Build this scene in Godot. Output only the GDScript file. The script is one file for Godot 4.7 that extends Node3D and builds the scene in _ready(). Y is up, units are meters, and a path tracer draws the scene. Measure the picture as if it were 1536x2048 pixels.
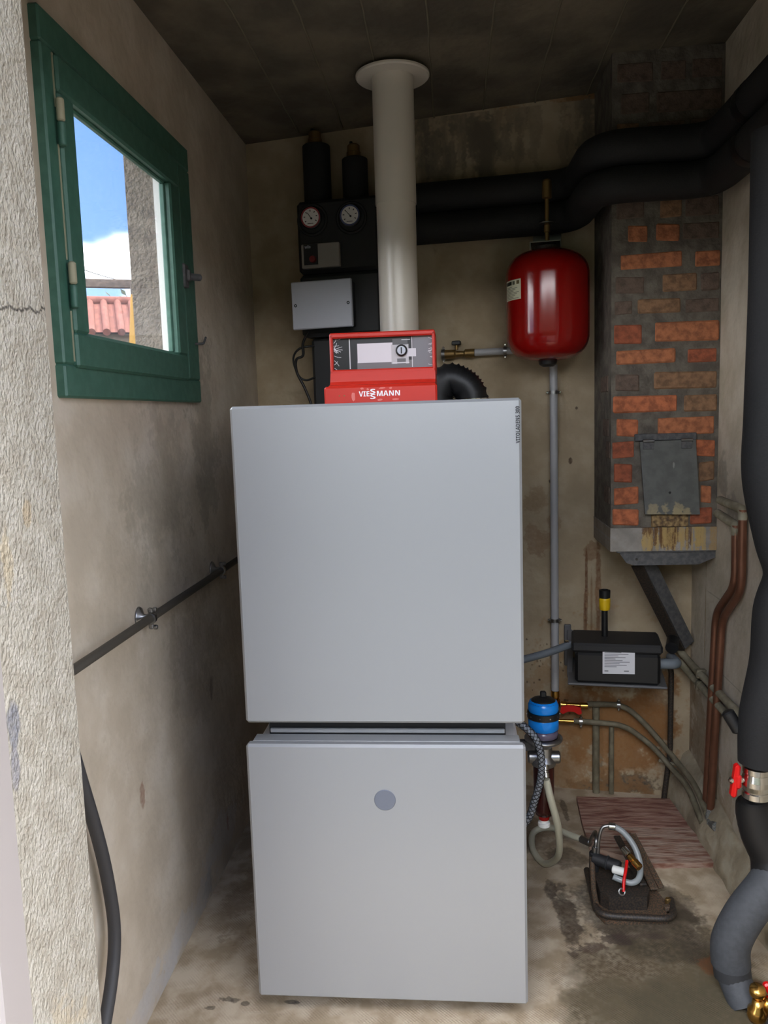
extends Node3D
# A small boiler room seen through its doorway. Metres, y up; the camera stands outside the door at z = 0.

const BACK_AT := Vector3(-0.783, 0, -3.232)   # left rear corner of the room; the rear wall is turned by BACK_TURN
const BACK_TURN := 0.1440
const RIGHT_X := 0.857
const LEFT_X := -0.783

# ------------------------------------------------------------------ mesh builder
class MB:
	var v := PackedVector3Array()
	var n := PackedVector3Array()
	var uv := PackedVector2Array()
	var uv2 := PackedVector2Array()
	var ix := PackedInt32Array()
	var xf := Transform3D()
	var flat_uv: Callable   # world point -> Vector2 for the stain layer

	func vert(p: Vector3, nn: Vector3, t := Vector2.ZERO) -> int:
		var w := xf * p
		v.append(w)
		n.append((xf.basis * nn).normalized())
		uv.append(t)
		uv2.append(flat_uv.call(w) if flat_uv.is_valid() else t)
		return v.size() - 1

	func tri(a: int, b: int, c: int) -> void:
		var f := (v[b] - v[a]).cross(v[c] - v[a])
		if f.dot(n[a] + n[b] + n[c]) > 0.0:
			ix.append_array([a, c, b])
		else:
			ix.append_array([a, b, c])

	func face(pts: Array, out: Vector3, uvs := []) -> MB:
		var m := Vector3.ZERO
		for k in range(1, pts.size() - 1):
			m += (pts[k] - pts[0]).cross(pts[k + 1] - pts[0])
		m = m.normalized()
		if m.dot(out) < 0.0:
			m = -m
		var id := []
		for k in pts.size():
			id.append(vert(pts[k], m, uvs[k] if uvs else Vector2.ZERO))
		for k in range(1, pts.size() - 1):
			tri(id[0], id[k], id[k + 1])
		return self

	# a box with chamfered edges; turn is its own basis
	func box(c: Vector3, s: Vector3, bev := 0.0, turn := Basis()) -> MB:
		var h := s / 2.0
		var b := minf(bev, minf(h.x, minf(h.y, h.z)) * 0.95)
		var ax := [Vector3.RIGHT, Vector3.UP, Vector3.BACK]
		for a in 3:
			var p: Vector3 = ax[(a + 1) % 3]
			var q: Vector3 = ax[(a + 2) % 3]
			for sg in [-1.0, 1.0]:
				var o: Vector3 = ax[a] * h[a] * sg
				var e: float = h[(a + 1) % 3] - b
				var g: float = h[(a + 2) % 3] - b
				var quad := []
				for k in [[-1, -1], [1, -1], [1, 1], [-1, 1]]:
					quad.append(c + turn * (o + p * e * k[0] + q * g * k[1]))
				face(quad, turn * (ax[a] * sg), [Vector2(0, 1), Vector2(1, 1), Vector2(1, 0), Vector2(0, 0)])
		if b > 0.0:
			for a in 3:
				var i := (a + 1) % 3
				var j := (a + 2) % 3
				for si in [-1.0, 1.0]:
					for sj in [-1.0, 1.0]:
						var quad := []
						for k in [[-1, 0], [1, 0], [1, 1], [-1, 1]]:
							var r := Vector3.ZERO
							r[a] = (h[a] - b) * k[0]
							r[i] = si * (h[i] - (b if k[1] == 0 else 0.0))
							r[j] = sj * (h[j] - (b if k[1] == 1 else 0.0))
							quad.append(c + turn * r)
						var o := Vector3.ZERO
						o[i] = si
						o[j] = sj
						face(quad, turn * o)
			for sx in [-1.0, 1.0]:
				for sy in [-1.0, 1.0]:
					for sz in [-1.0, 1.0]:
						var t3 := []
						for a in 3:
							var r := Vector3(sx * (h.x - b), sy * (h.y - b), sz * (h.z - b))
							r[a] = [sx, sy, sz][a] * h[a]
							t3.append(c + turn * r)
						face(t3, turn * Vector3(sx, sy, sz))
		return self

	func lo_hi(lo: Vector3, hi: Vector3, bev := 0.0) -> MB:
		return box((lo + hi) / 2.0, hi - lo, bev)

	# a bar of rectangular section from a to b; up gives the direction of its height
	func bar(a: Vector3, b: Vector3, w: float, h: float, up := Vector3.UP, bev := 0.0) -> MB:
		var z := (b - a).normalized()
		var x := up.cross(z).normalized()
		return box((a + b) / 2.0, Vector3(w, h, a.distance_to(b)), bev, Basis(x, z.cross(x), z))

	# a round tube along points; r is a number or one radius for each point
	func tube(pts: Array, r, seg := 12, caps := true) -> MB:
		var side := Vector3.ZERO
		var rings := []
		var run := 0.0
		for k in pts.size():
			var t: Vector3 = ((pts[mini(k + 1, pts.size() - 1)] - pts[maxi(k - 1, 0)]) as Vector3).normalized()
			if side == Vector3.ZERO:
				side = t.cross(Vector3.UP if absf(t.y) < 0.9 else Vector3.RIGHT).normalized()
			side = (side - t * side.dot(t)).normalized()
			var up := t.cross(side)
			var rad: float = r[k] if r is Array else r
			if k:
				run += (pts[k] as Vector3).distance_to(pts[k - 1])
			var ring := []
			for s in seg + 1:
				var a := TAU * s / seg
				var d := side * cos(a) + up * sin(a)
				ring.append(vert(pts[k] + d * rad, d, Vector2(float(s) / seg, run)))
			rings.append(ring)
		for k in pts.size() - 1:
			for s in seg:
				tri(rings[k][s], rings[k][s + 1], rings[k + 1][s + 1])
				tri(rings[k][s], rings[k + 1][s + 1], rings[k + 1][s])
		if caps:
			for e in [0, pts.size() - 1]:
				var t: Vector3 = (pts[0] - pts[1] if e == 0 else pts[e] - pts[e - 1]) as Vector3
				var c := vert(pts[e], t.normalized())
				var rim := []
				for s in seg + 1:
					var p: Vector3 = v[rings[e][s]]
					v.append(p); n.append((xf.basis * t).normalized()); uv.append(Vector2.ZERO); uv2.append(uv2[c])
					rim.append(v.size() - 1)
				for s in seg:
					tri(c, rim[s], rim[s + 1])
		return self

	# a turned shape: profile of Vector2(radius, height) along axis from at; hard edges unless smooth
	func lathe(prof: Array, at: Vector3, axis := Vector3.UP, seg := 24, smooth := false) -> MB:
		var y := axis.normalized()
		var x := y.cross(Vector3.BACK if absf(y.z) < 0.9 else Vector3.RIGHT).normalized()
		var z := x.cross(y)
		var nn := []
		for k in prof.size() - 1:
			var d: Vector2 = prof[k + 1] - prof[k]
			nn.append(Vector2(d.y, -d.x).normalized())
		for k in prof.size() - 1:
			var na: Vector2 = nn[k]
			var nb: Vector2 = nn[k]
			if smooth:
				if k > 0: na = (nn[k - 1] + nn[k]).normalized()
				if k < nn.size() - 1: nb = (nn[k] + nn[k + 1]).normalized()
			var ra := []
			var rb := []
			for s in seg + 1:
				var a := TAU * s / seg
				var d := x * cos(a) + z * sin(a)
				var pa: Vector2 = prof[k]
				var pb: Vector2 = prof[k + 1]
				ra.append(vert(at + d * pa.x + y * pa.y, d * na.x + y * na.y, Vector2(float(s) / seg, pa.y)))
				rb.append(vert(at + d * pb.x + y * pb.y, d * nb.x + y * nb.y, Vector2(float(s) / seg, pb.y)))
			for s in seg:
				if (prof[k] as Vector2).x > 1e-6:
					tri(ra[s], ra[s + 1], rb[s + 1])
				if (prof[k + 1] as Vector2).x > 1e-6:
					tri(ra[s], rb[s + 1], rb[s])
		return self

	func rod(a: Vector3, b: Vector3, r: float, seg := 16, bev := 0.0) -> MB:
		var l := a.distance_to(b)
		return lathe([Vector2(0, 0), Vector2(r - bev, 0), Vector2(r, bev), Vector2(r, l - bev), Vector2(r - bev, l), Vector2(0, l)] if bev > 0.0 else [Vector2(0, 0), Vector2(r, 0), Vector2(r, l), Vector2(0, l)], a, b - a, seg)

	func torus(c: Vector3, axis: Vector3, r: float, t: float, seg := 24) -> MB:
		var prof := []
		for k in 9:
			var a := TAU * k / 8
			prof.append(Vector2(r + t * cos(a), t * sin(a)))
		return lathe(prof, c, axis, seg, true)

	# a flat outline pulled to a thickness: points in the plane of x and y of t, thickness along its z
	func plate(pts: PackedVector2Array, thick: float, t := Transform3D()) -> MB:
		var tris := Geometry2D.triangulate_polygon(pts)
		for e in [0.0, 1.0]:
			var id := []
			for p in pts:
				id.append(vert(t * Vector3(p.x, p.y, thick * e), t.basis.z * (e * 2.0 - 1.0), p))
			for k in range(0, tris.size(), 3):
				tri(id[tris[k]], id[tris[k + 1]], id[tris[k + 2]])
		var turn := 1.0 if not Geometry2D.is_polygon_clockwise(pts) else -1.0
		for k in pts.size():
			var a := pts[k]
			var b := pts[(k + 1) % pts.size()]
			var o := Vector2((b - a).y, -(b - a).x) * turn
			face([t * Vector3(a.x, a.y, 0), t * Vector3(b.x, b.y, 0), t * Vector3(b.x, b.y, thick), t * Vector3(a.x, a.y, thick)], t.basis * Vector3(o.x, o.y, 0))
		return self

	# a surface f(u, v) over 0..1, with smooth normals on the side of out
	func sheet(nu: int, nv: int, f: Callable, out: Vector3) -> MB:
		var id := []
		var pos := []
		for j in nv + 1:
			for i in nu + 1:
				pos.append(f.call(float(i) / nu, float(j) / nv))
		for j in nv + 1:
			for i in nu + 1:
				var du: Vector3 = pos[j * (nu + 1) + mini(i + 1, nu)] - pos[j * (nu + 1) + maxi(i - 1, 0)]
				var dv: Vector3 = pos[mini(j + 1, nv) * (nu + 1) + i] - pos[maxi(j - 1, 0) * (nu + 1) + i]
				var m := du.cross(dv).normalized()
				id.append(vert(pos[j * (nu + 1) + i], m if m.dot(out) > 0.0 else -m, Vector2(float(i) / nu, float(j) / nv)))
		for j in nv:
			for i in nu:
				var a: int = j * (nu + 1) + i
				tri(id[a], id[a + 1], id[a + nu + 2])
				tri(id[a], id[a + nu + 2], id[a + nu + 1])
		return self

	func mesh() -> ArrayMesh:
		var arr := []
		arr.resize(Mesh.ARRAY_MAX)
		arr[Mesh.ARRAY_VERTEX] = v
		arr[Mesh.ARRAY_NORMAL] = n
		arr[Mesh.ARRAY_TEX_UV] = uv
		arr[Mesh.ARRAY_TEX_UV2] = uv2
		arr[Mesh.ARRAY_INDEX] = ix
		var m := ArrayMesh.new()
		m.add_surface_from_arrays(Mesh.PRIMITIVE_TRIANGLES, arr)
		return m

# ------------------------------------------------------------------ scene helpers
var where := {}      # node -> its transform in the room
var counts := {}
var M := {}          # materials by name
var rng := RandomNumberGenerator.new()

func numbered(called: String) -> String:
	var k: int = counts.get(called, 0)
	counts[called] = k + 1
	return called if k == 0 else "%s_%03d" % [called, k]

func thing(called: String, label: String, category: String, at := Vector3.ZERO, group := "") -> Node3D:
	var o := Node3D.new()
	o.name = numbered(called)
	add_child(o)
	o.position = at
	where[o] = o.transform
	o.set_meta("label", label)
	o.set_meta("category", category)
	if group:
		o.set_meta("group", group)
	return o

func setting(called: String, mb: MB, m: Material) -> MeshInstance3D:
	var o := part(self, called, mb, m)
	o.set_meta("kind", "structure")
	return o

func part(parent: Node, called: String, mb: MB, m: Material, label := "") -> MeshInstance3D:
	var o := MeshInstance3D.new()
	o.name = called
	var home: Transform3D = where.get(parent, Transform3D())
	if home != Transform3D():
		var inv := home.affine_inverse()
		for k in mb.v.size():
			mb.v[k] = inv * mb.v[k]
	o.mesh = mb.mesh()
	o.material_override = null
	(o.mesh as ArrayMesh).surface_set_material(0, m)
	parent.add_child(o, true)
	where[o] = home
	if label:
		o.set_meta("label", label)
	return o

func text(parent: Node, called: String, words: String, height: float, m: Material, t: Transform3D, width := 0.0, weight := 700) -> MeshInstance3D:
	var tm := TextMesh.new()
	var f := SystemFont.new()
	f.font_names = PackedStringArray(["Droid Sans"])
	f.font_weight = weight
	tm.font = f
	tm.text = words
	tm.font_size = 64
	tm.pixel_size = height / 46.0
	tm.depth = 0.0012
	tm.horizontal_alignment = HORIZONTAL_ALIGNMENT_CENTER
	tm.material = m
	var o := MeshInstance3D.new()
	o.name = called
	o.mesh = tm
	var sx := 1.0
	if width > 0.0 and tm.get_aabb().size.x > 0.0:
		sx = width / tm.get_aabb().size.x
	var home: Transform3D = where.get(parent, Transform3D())
	o.transform = home.affine_inverse() * t * Transform3D(Basis.from_scale(Vector3(sx, 1, 1)), Vector3.ZERO)
	parent.add_child(o, true)
	return o

# points on the rear wall: s along it from the left corner, y up, d out of it
func back_frame() -> Transform3D:
	return Transform3D(Basis(Vector3.UP, -BACK_TURN), BACK_AT)

func on_back(s: float, y: float, d: float) -> Vector3:
	return back_frame() * Vector3(s, y, d)

func back_mb() -> MB:
	var b := MB.new()
	b.xf = back_frame()
	return b

# Catmull-Rom through points
func smooth(p: Array, each := 8) -> Array:
	var out := []
	for k in p.size() - 1:
		var a: Vector3 = p[maxi(k - 1, 0)]
		var b: Vector3 = p[k]
		var c: Vector3 = p[k + 1]
		var d: Vector3 = p[mini(k + 2, p.size() - 1)]
		for i in each:
			out.append(b.cubic_interpolate(c, a, d, float(i) / each))
	out.append(p[-1])
	return out

# straight runs joined by round bends of radius r
func bent(p: Array, r: float, each := 8) -> Array:
	var out := [p[0]]
	for k in range(1, p.size() - 1):
		var a: Vector3 = (p[k - 1] - p[k])
		var c: Vector3 = (p[k + 1] - p[k])
		var cut := minf(r, minf(a.length(), c.length()) * 0.48)
		var s: Vector3 = p[k] + a.normalized() * cut
		var e: Vector3 = p[k] + c.normalized() * cut
		for i in each + 1:
			var t := float(i) / each
			out.append(s.lerp(p[k], t).lerp((p[k] as Vector3).lerp(e, t), t))
	out.append(p[-1])
	return out

func spaced(p: Array, step: float) -> Array:
	var c := Curve3D.new()
	c.bake_interval = step
	for q in p:
		c.add_point(q)
	var out := []
	for q in c.get_baked_points():
		out.append(q)
	return out

# ------------------------------------------------------------------ materials
func noise(freq: float, s: int, oct := 4, kind := FastNoiseLite.TYPE_SIMPLEX_SMOOTH) -> FastNoiseLite:
	var f := FastNoiseLite.new()
	f.noise_type = kind
	f.seed = s
	f.frequency = freq
	f.fractal_octaves = oct
	f.fractal_gain = 0.55
	return f

func ntex(freq: float, s: int, colors := [], stops := [], size := 512, oct := 4) -> NoiseTexture2D:
	var t := NoiseTexture2D.new()
	t.width = size
	t.height = size
	t.seamless = true
	t.noise = noise(freq, s, oct)
	if colors:
		var g := Gradient.new()
		g.colors = PackedColorArray(colors)
		g.offsets = PackedFloat32Array(stops)
		t.color_ramp = g
	return t

func plain(c: Color, rough := 0.6, metal := 0.0, spec := 0.5) -> StandardMaterial3D:
	var m := StandardMaterial3D.new()
	m.albedo_color = c
	m.roughness = rough
	m.metallic = metal
	m.metallic_specular = spec
	return m

# mottled: three tones, tiles = how many times the pattern repeats in a metre, relief in centimetres
func mottled(a: Color, b: Color, c: Color, tiles: float, freq: float, s: int, rough := 0.85, relief := 0.0, relief_freq := 0.05, world := true, metal := 0.0) -> StandardMaterial3D:
	var m := plain(Color.WHITE, rough, metal)
	m.albedo_texture = ntex(freq, s, [a, b, c], [0.25, 0.5, 0.75], 512, 6)
	m.uv1_triplanar = true
	m.uv1_world_triplanar = world
	m.uv1_triplanar_sharpness = 4.0
	m.uv1_scale = Vector3.ONE * tiles
	if relief > 0.0:
		m.heightmap_enabled = true
		m.heightmap_texture = ntex(relief_freq, s + 7, [], [], 512, 4)
		m.heightmap_scale = relief
	return m

func tone(c: Color, k: float) -> Color:
	return Color(clampf(c.r * k, 0, 1), clampf(c.g * k, 0, 1), clampf(c.b * k, 0, 1), c.a)

# stains, drips and dirt as a layer of its own: every blot is [centre u, centre v, half width, half height, colour, cover, raggedness]; metres
func stains(wide: float, high: float, per_metre: float, blots: Array, s: int) -> ImageTexture:
	var w := int(wide * per_metre)
	var h := int(high * per_metre)
	var n1 := noise(0.02, s, 5).get_image(w, h).get_data()
	var n2 := noise(0.12, s + 3, 3).get_image(w, h).get_data()
	var img := Image.create(w, h, false, Image.FORMAT_RGBA8)
	img.fill(Color(0.4, 0.33, 0.25, 0.0))
	for b in blots:
		var col: Color = b[4]
		var x0 := maxi(0, int((b[0] - b[2] * 1.6) * per_metre))
		var x1 := mini(w - 1, int((b[0] + b[2] * 1.6) * per_metre))
		var y0 := maxi(0, int((b[1] - b[3] * 1.6) * per_metre))
		var y1 := mini(h - 1, int((b[1] + b[3] * 1.6) * per_metre))
		for y in range(y0, y1 + 1):
			var dy: float = (y / per_metre - b[1]) / b[3]
			for x in range(x0, x1 + 1):
				var dx: float = (x / per_metre - b[0]) / b[2]
				var i := y * w + x
				var g := (n1[i] - 128) / 128.0
				var f := (n2[i] - 128) / 128.0
				var d: float = sqrt(dx * dx + dy * dy) + (g + 0.5 * f) * b[6]
				if d < 1.0:
					var a: float = b[5] * clampf((1.0 - d) * 4.0, 0.0, 1.0) * (0.85 + 0.3 * f)
					a = clampf(a, 0.0, 1.0)
					var old := img.get_pixel(x, y)
					var keep := old.a * (1.0 - a)
					var tot := a + keep
					if tot > 0.002:
						var k := a / tot
						img.set_pixel(x, y, Color(lerpf(old.r, col.r, k), lerpf(old.g, col.g, k), lerpf(old.b, col.b, k), tot))
	return ImageTexture.create_from_image(img)

func add_stains(m: StandardMaterial3D, t: ImageTexture) -> StandardMaterial3D:
	m.detail_enabled = true
	m.detail_albedo = t
	m.detail_uv_layer = BaseMaterial3D.DETAIL_UV_2
	m.detail_blend_mode = BaseMaterial3D.BLEND_MODE_MIX
	return m

func sky_texture() -> ImageTexture:
	var w := 1024
	var h := 512
	var img := Image.create(w, h, false, Image.FORMAT_RGBF)
	var n := noise(1.0, 41, 5)
	for y in h:
		var el := PI / 2.0 - PI * (y + 0.5) / h
		var up := sin(el)
		for x in w:
			if up < -0.01:
				img.set_pixel(x, y, Color(0.42, 0.40, 0.36))
				continue
			var az := TAU * (x + 0.5) / w
			var d := Vector3(cos(az) * cos(el), up, sin(az) * cos(el))
			var blue := Color(0.20, 0.33, 0.55).lerp(Color(0.045, 0.13, 0.40), clampf(pow(maxf(up, 0.0), 0.55) * 1.25, 0.0, 1.0))
			var c := n.get_noise_3d(d.x * 2.2, d.y * 6.0, d.z * 2.2)
			var belt := 0.46 * exp(-pow((el - 0.165) / 0.055, 2.0))      # fair-weather clouds gathered low above the horizon
			var t0 := lerpf(0.08, -0.12, smoothstep(0.35, 0.80, el))        # more cloud overhead
			var k := smoothstep(t0, t0 + 0.22, c + belt)
			var puff := 0.5 + 0.5 * n.get_noise_3d(d.x * 7.0, d.y * 14.0 + 5.0, d.z * 7.0)
			img.set_pixel(x, y, blue.lerp(Color(4.45, 4.5, 4.62) * (0.70 + 0.45 * puff), k))
	return ImageTexture.create_from_image(img)

func make_materials() -> void:
	M.white_paint = plain(Color(0.86, 0.85, 0.83), 0.45)
	M.silver = plain(Color(0.645, 0.652, 0.66), 0.42, 0.35)
	M.casing = plain(Color(0.74, 0.74, 0.745), 0.5)
	M.silver_dark = plain(Color(0.40, 0.40, 0.41), 0.5, 0.3)
	M.badge = plain(Color(0.47, 0.49, 0.54), 0.4, 0.3)
	M.print_dark = plain(Color(0.13, 0.13, 0.15), 0.6)
	M.red = plain(Color(0.74, 0.15, 0.09), 0.42)
	M.print_white = plain(Color(0.93, 0.93, 0.95), 0.5)
	M.flue = plain(Color(0.83, 0.80, 0.75), 0.28)
	M.tank_red = plain(Color(0.54, 0.045, 0.035), 0.14)
	M.foam = mottled(Color(0.07, 0.07, 0.074), Color(0.08, 0.08, 0.084), Color(0.09, 0.09, 0.094), 6.0, 0.03, 3, 0.75, 0.05)
	M.foam_grey = mottled(Color(0.225, 0.235, 0.25), Color(0.24, 0.25, 0.265), Color(0.255, 0.265, 0.28), 5.0, 0.02, 5, 0.7, 0.02)
	M.black = plain(Color(0.075, 0.075, 0.08), 0.45)
	M.black_soft = plain(Color(0.11, 0.11, 0.12), 0.6)
	M.charcoal = plain(Color(0.17, 0.175, 0.185), 0.6)
	M.grey_box = plain(Color(0.72, 0.73, 0.77), 0.45)
	M.grey_panel = plain(Color(0.56, 0.54, 0.52), 0.5)
	M.chrome = plain(Color(0.80, 0.79, 0.76), 0.18, 1.0)
	M.steel = plain(Color(0.62, 0.62, 0.62), 0.32, 1.0)
	M.brass = plain(Color(0.80, 0.62, 0.33), 0.25, 1.0)
	M.brass_dull = plain(Color(0.52, 0.42, 0.26), 0.45, 0.8)
	M.copper = mottled(Color(0.46, 0.31, 0.24), Color(0.50, 0.34, 0.265), Color(0.54, 0.375, 0.295), 1.5, 0.008, 9, 0.38, 0.0, 0.05, true, 0.6)
	M.verdigris = mottled(Color(0.28, 0.33, 0.31), Color(0.40, 0.39, 0.37), Color(0.55, 0.52, 0.50), 14.0, 0.03, 12, 0.7)
	M.pipe_grey = plain(Color(0.66, 0.66, 0.67), 0.4)
	M.old_pipe = mottled(Color(0.36, 0.33, 0.26), Color(0.41, 0.38, 0.31), Color(0.46, 0.435, 0.36), 3.0, 0.01, 21, 0.7)
	M.pale_pipe = mottled(Color(0.48, 0.45, 0.37), Color(0.54, 0.51, 0.43), Color(0.60, 0.57, 0.49), 3.0, 0.01, 22, 0.7)
	M.rail_pipe = plain(Color(0.27, 0.25, 0.22), 0.55)
	M.hose_black = plain(Color(0.20, 0.195, 0.20), 0.6)
	M.hose_grey = plain(Color(0.42, 0.45, 0.48), 0.5)
	M.hose_pale = plain(Color(0.72, 0.71, 0.63), 0.35)
	M.hose_clear = plain(Color(0.55, 0.57, 0.575), 0.25)
	M.blue = plain(Color(0.04, 0.50, 0.86), 0.22)
	M.amber = plain(Color(0.20, 0.045, 0.035), 0.12)
	M.amber_red = plain(Color(0.55, 0.07, 0.05), 0.2)
	M.smoke = plain(Color(0.36, 0.33, 0.40), 0.15)
	M.white_plastic = plain(Color(0.88, 0.88, 0.86), 0.35)
	M.yellow = plain(Color(0.80, 0.66, 0.06), 0.4)
	M.handle_red = plain(Color(0.80, 0.05, 0.05), 0.35)
	M.braid = plain(Color(0.55, 0.57, 0.60), 0.4, 0.3)
	M.iron = mottled(Color(0.27, 0.27, 0.275), Color(0.31, 0.31, 0.315), Color(0.35, 0.345, 0.345), 3.0, 0.03, 33, 0.6)
	M.iron_dark = mottled(Color(0.12, 0.11, 0.10), Color(0.18, 0.165, 0.15), Color(0.28, 0.22, 0.17), 8.0, 0.03, 35, 0.55)
	M.rusty = mottled(Color(0.20, 0.17, 0.14), Color(0.29, 0.25, 0.20), Color(0.42, 0.30, 0.21), 9.0, 0.03, 36, 0.7)
	M.green = mottled(Color(0.22, 0.375, 0.315), Color(0.24, 0.395, 0.335), Color(0.26, 0.415, 0.355), 4.0, 0.012, 37, 0.5)
	M.green_light = M.green
	M.seam = plain(Color(0.62, 0.60, 0.50), 0.7)
	M.gasket = plain(Color(0.12, 0.12, 0.12), 0.7)
	M.dial = plain(Color(0.90, 0.89, 0.88), 0.4)
	M.dial_red = plain(Color(0.62, 0.25, 0.27), 0.5)
	M.dial_blue = plain(Color(0.30, 0.34, 0.50), 0.5)
	var g := plain(Color(0.92, 0.96, 1.0, 0.06), 0.03)
	g.transparency = BaseMaterial3D.TRANSPARENCY_ALPHA
	M.glass = g
	M.mortar = mottled(Color(0.33, 0.305, 0.275), Color(0.375, 0.35, 0.315), Color(0.42, 0.395, 0.355), 2.0, 0.014, 51, 0.95, 0.25, 0.05)
	M.base_concrete = mottled(Color(0.50, 0.48, 0.455), Color(0.54, 0.52, 0.495), Color(0.58, 0.56, 0.535), 2.0, 0.01, 52, 0.9, 0.15, 0.06)
	for k in 5:
		var c: Color = [Color(0.58, 0.32, 0.22), Color(0.64, 0.40, 0.27), Color(0.50, 0.38, 0.28), Color(0.37, 0.31, 0.27), Color(0.67, 0.39, 0.26)][k]
		M["brick%d" % k] = mottled(tone(c, 0.84), c, tone(c, 1.1), 3.5, 0.016, 60 + k, 0.9, 0.12, 0.06)
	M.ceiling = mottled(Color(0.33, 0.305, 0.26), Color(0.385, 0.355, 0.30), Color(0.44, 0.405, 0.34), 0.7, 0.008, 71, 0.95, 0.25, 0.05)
	M.ceiling_seam = plain(Color(0.44, 0.41, 0.34), 0.95)
	M.stucco = mottled(Color(0.64, 0.605, 0.545), Color(0.67, 0.64, 0.58), Color(0.70, 0.67, 0.615), 3.0, 0.012, 81, 0.9, 0.55, 0.055)
	M.stucco.uv1_scale = Vector3(3.6, 2.6, 3.6)
	M.render_out = mottled(Color(0.42, 0.38, 0.33), Color(0.46, 0.42, 0.365), Color(0.50, 0.46, 0.405), 2.0, 0.012, 82, 0.95, 0.6, 0.06)
	M.ground = mottled(Color(0.22, 0.215, 0.20), Color(0.26, 0.255, 0.24), Color(0.30, 0.295, 0.28), 0.5, 0.012, 83, 0.95)
	M.roof_tile = mottled(Color(0.36, 0.20, 0.165), Color(0.41, 0.235, 0.195), Color(0.46, 0.275, 0.23), 0.5, 0.03, 84, 0.9)
	M.house_wall = plain(Color(0.50, 0.45, 0.39), 0.9)
	M.timber = mottled(Color(0.25, 0.22, 0.19), Color(0.30, 0.265, 0.23), Color(0.35, 0.31, 0.27), 1.0, 0.02, 85, 0.9)
	M.leaf = mottled(Color(0.11, 0.14, 0.07), Color(0.16, 0.20, 0.10), Color(0.22, 0.26, 0.15), 1.0, 0.02, 86, 0.8)
	M.yellow_cloth = plain(Color(0.55, 0.41, 0.09), 0.8)
	M.wire = plain(Color(0.10, 0.10, 0.11), 0.7)
	M.red_slab = mottled(Color(0.44, 0.28, 0.23), Color(0.56, 0.42, 0.365), Color(0.62, 0.50, 0.445), 2.2, 0.016, 88, 0.85, 0.3, 0.05)
	M.red_slab.uv1_scale = Vector3(0.8, 3.0, 5.0)
	M.red_slab_pale = mottled(Color(0.46, 0.31, 0.25), Color(0.60, 0.50, 0.44), Color(0.64, 0.56, 0.50), 2.2, 0.016, 89, 0.85, 0.3, 0.05)
	M.red_slab_pale.uv1_scale = Vector3(0.8, 3.0, 5.0)
	M.cement = mottled(Color(0.52, 0.47, 0.385), Color(0.60, 0.55, 0.46), Color(0.67, 0.63, 0.545), 1.2, 0.010, 90, 0.95, 0.3, 0.04)

# ------------------------------------------------------------------ the place
func _ready() -> void:
	rng.seed = 7
	# camera
	var cam := Camera3D.new()
	cam.name = "camera"
	cam.fov = 64.68
	cam.near = 0.02
	cam.far = 400.0
	cam.transform = Transform3D(Basis(Vector3(0.99592, -0.03043, -0.08500), Vector3(0.01988, 0.99229, -0.12231), Vector3(0.08807, 0.12012, 0.98885)).orthonormalized(), Vector3(0, 1.475, 0))
	add_child(cam)
	cam.current = true
	# sky, sun, exposure
	var env := Environment.new()
	var sky := Sky.new()
	var pano := PanoramaSkyMaterial.new()
	pano.panorama = sky_texture()
	sky.sky_material = pano
	env.background_mode = Environment.BG_SKY
	env.sky = sky
	env.background_energy_multiplier = 1.0
	env.tonemap_mode = Environment.TONE_MAPPER_LINEAR
	env.tonemap_exposure = 3.85
	env.sdfgi_enabled = true
	env.ssao_enabled = true
	env.ssil_enabled = true
	var we := WorldEnvironment.new()
	we.name = "environment"
	we.environment = env
	add_child(we)
	var sun := DirectionalLight3D.new()
	sun.name = "sun"
	sun.light_energy = 0.8
	sun.light_color = Color(1.0, 0.95, 0.86)
	sun.light_angular_distance = 0.5
	sun.shadow_enabled = true
	add_child(sun)
	sun.look_at_from_position(Vector3(4.2, 8.0, -4.0), Vector3.ZERO)   # it stands high behind the building, whose door side is in shade

	make_materials()
	room()
	window()
	outside()
	boilers()
	controller()
	flue()
	pump_group()
	big_pipes()
	tank()
	small_pipes()
	chimney()
	condensate_box()
	filter()
	suction()
	right_pipes()
	left_pipes()

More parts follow.
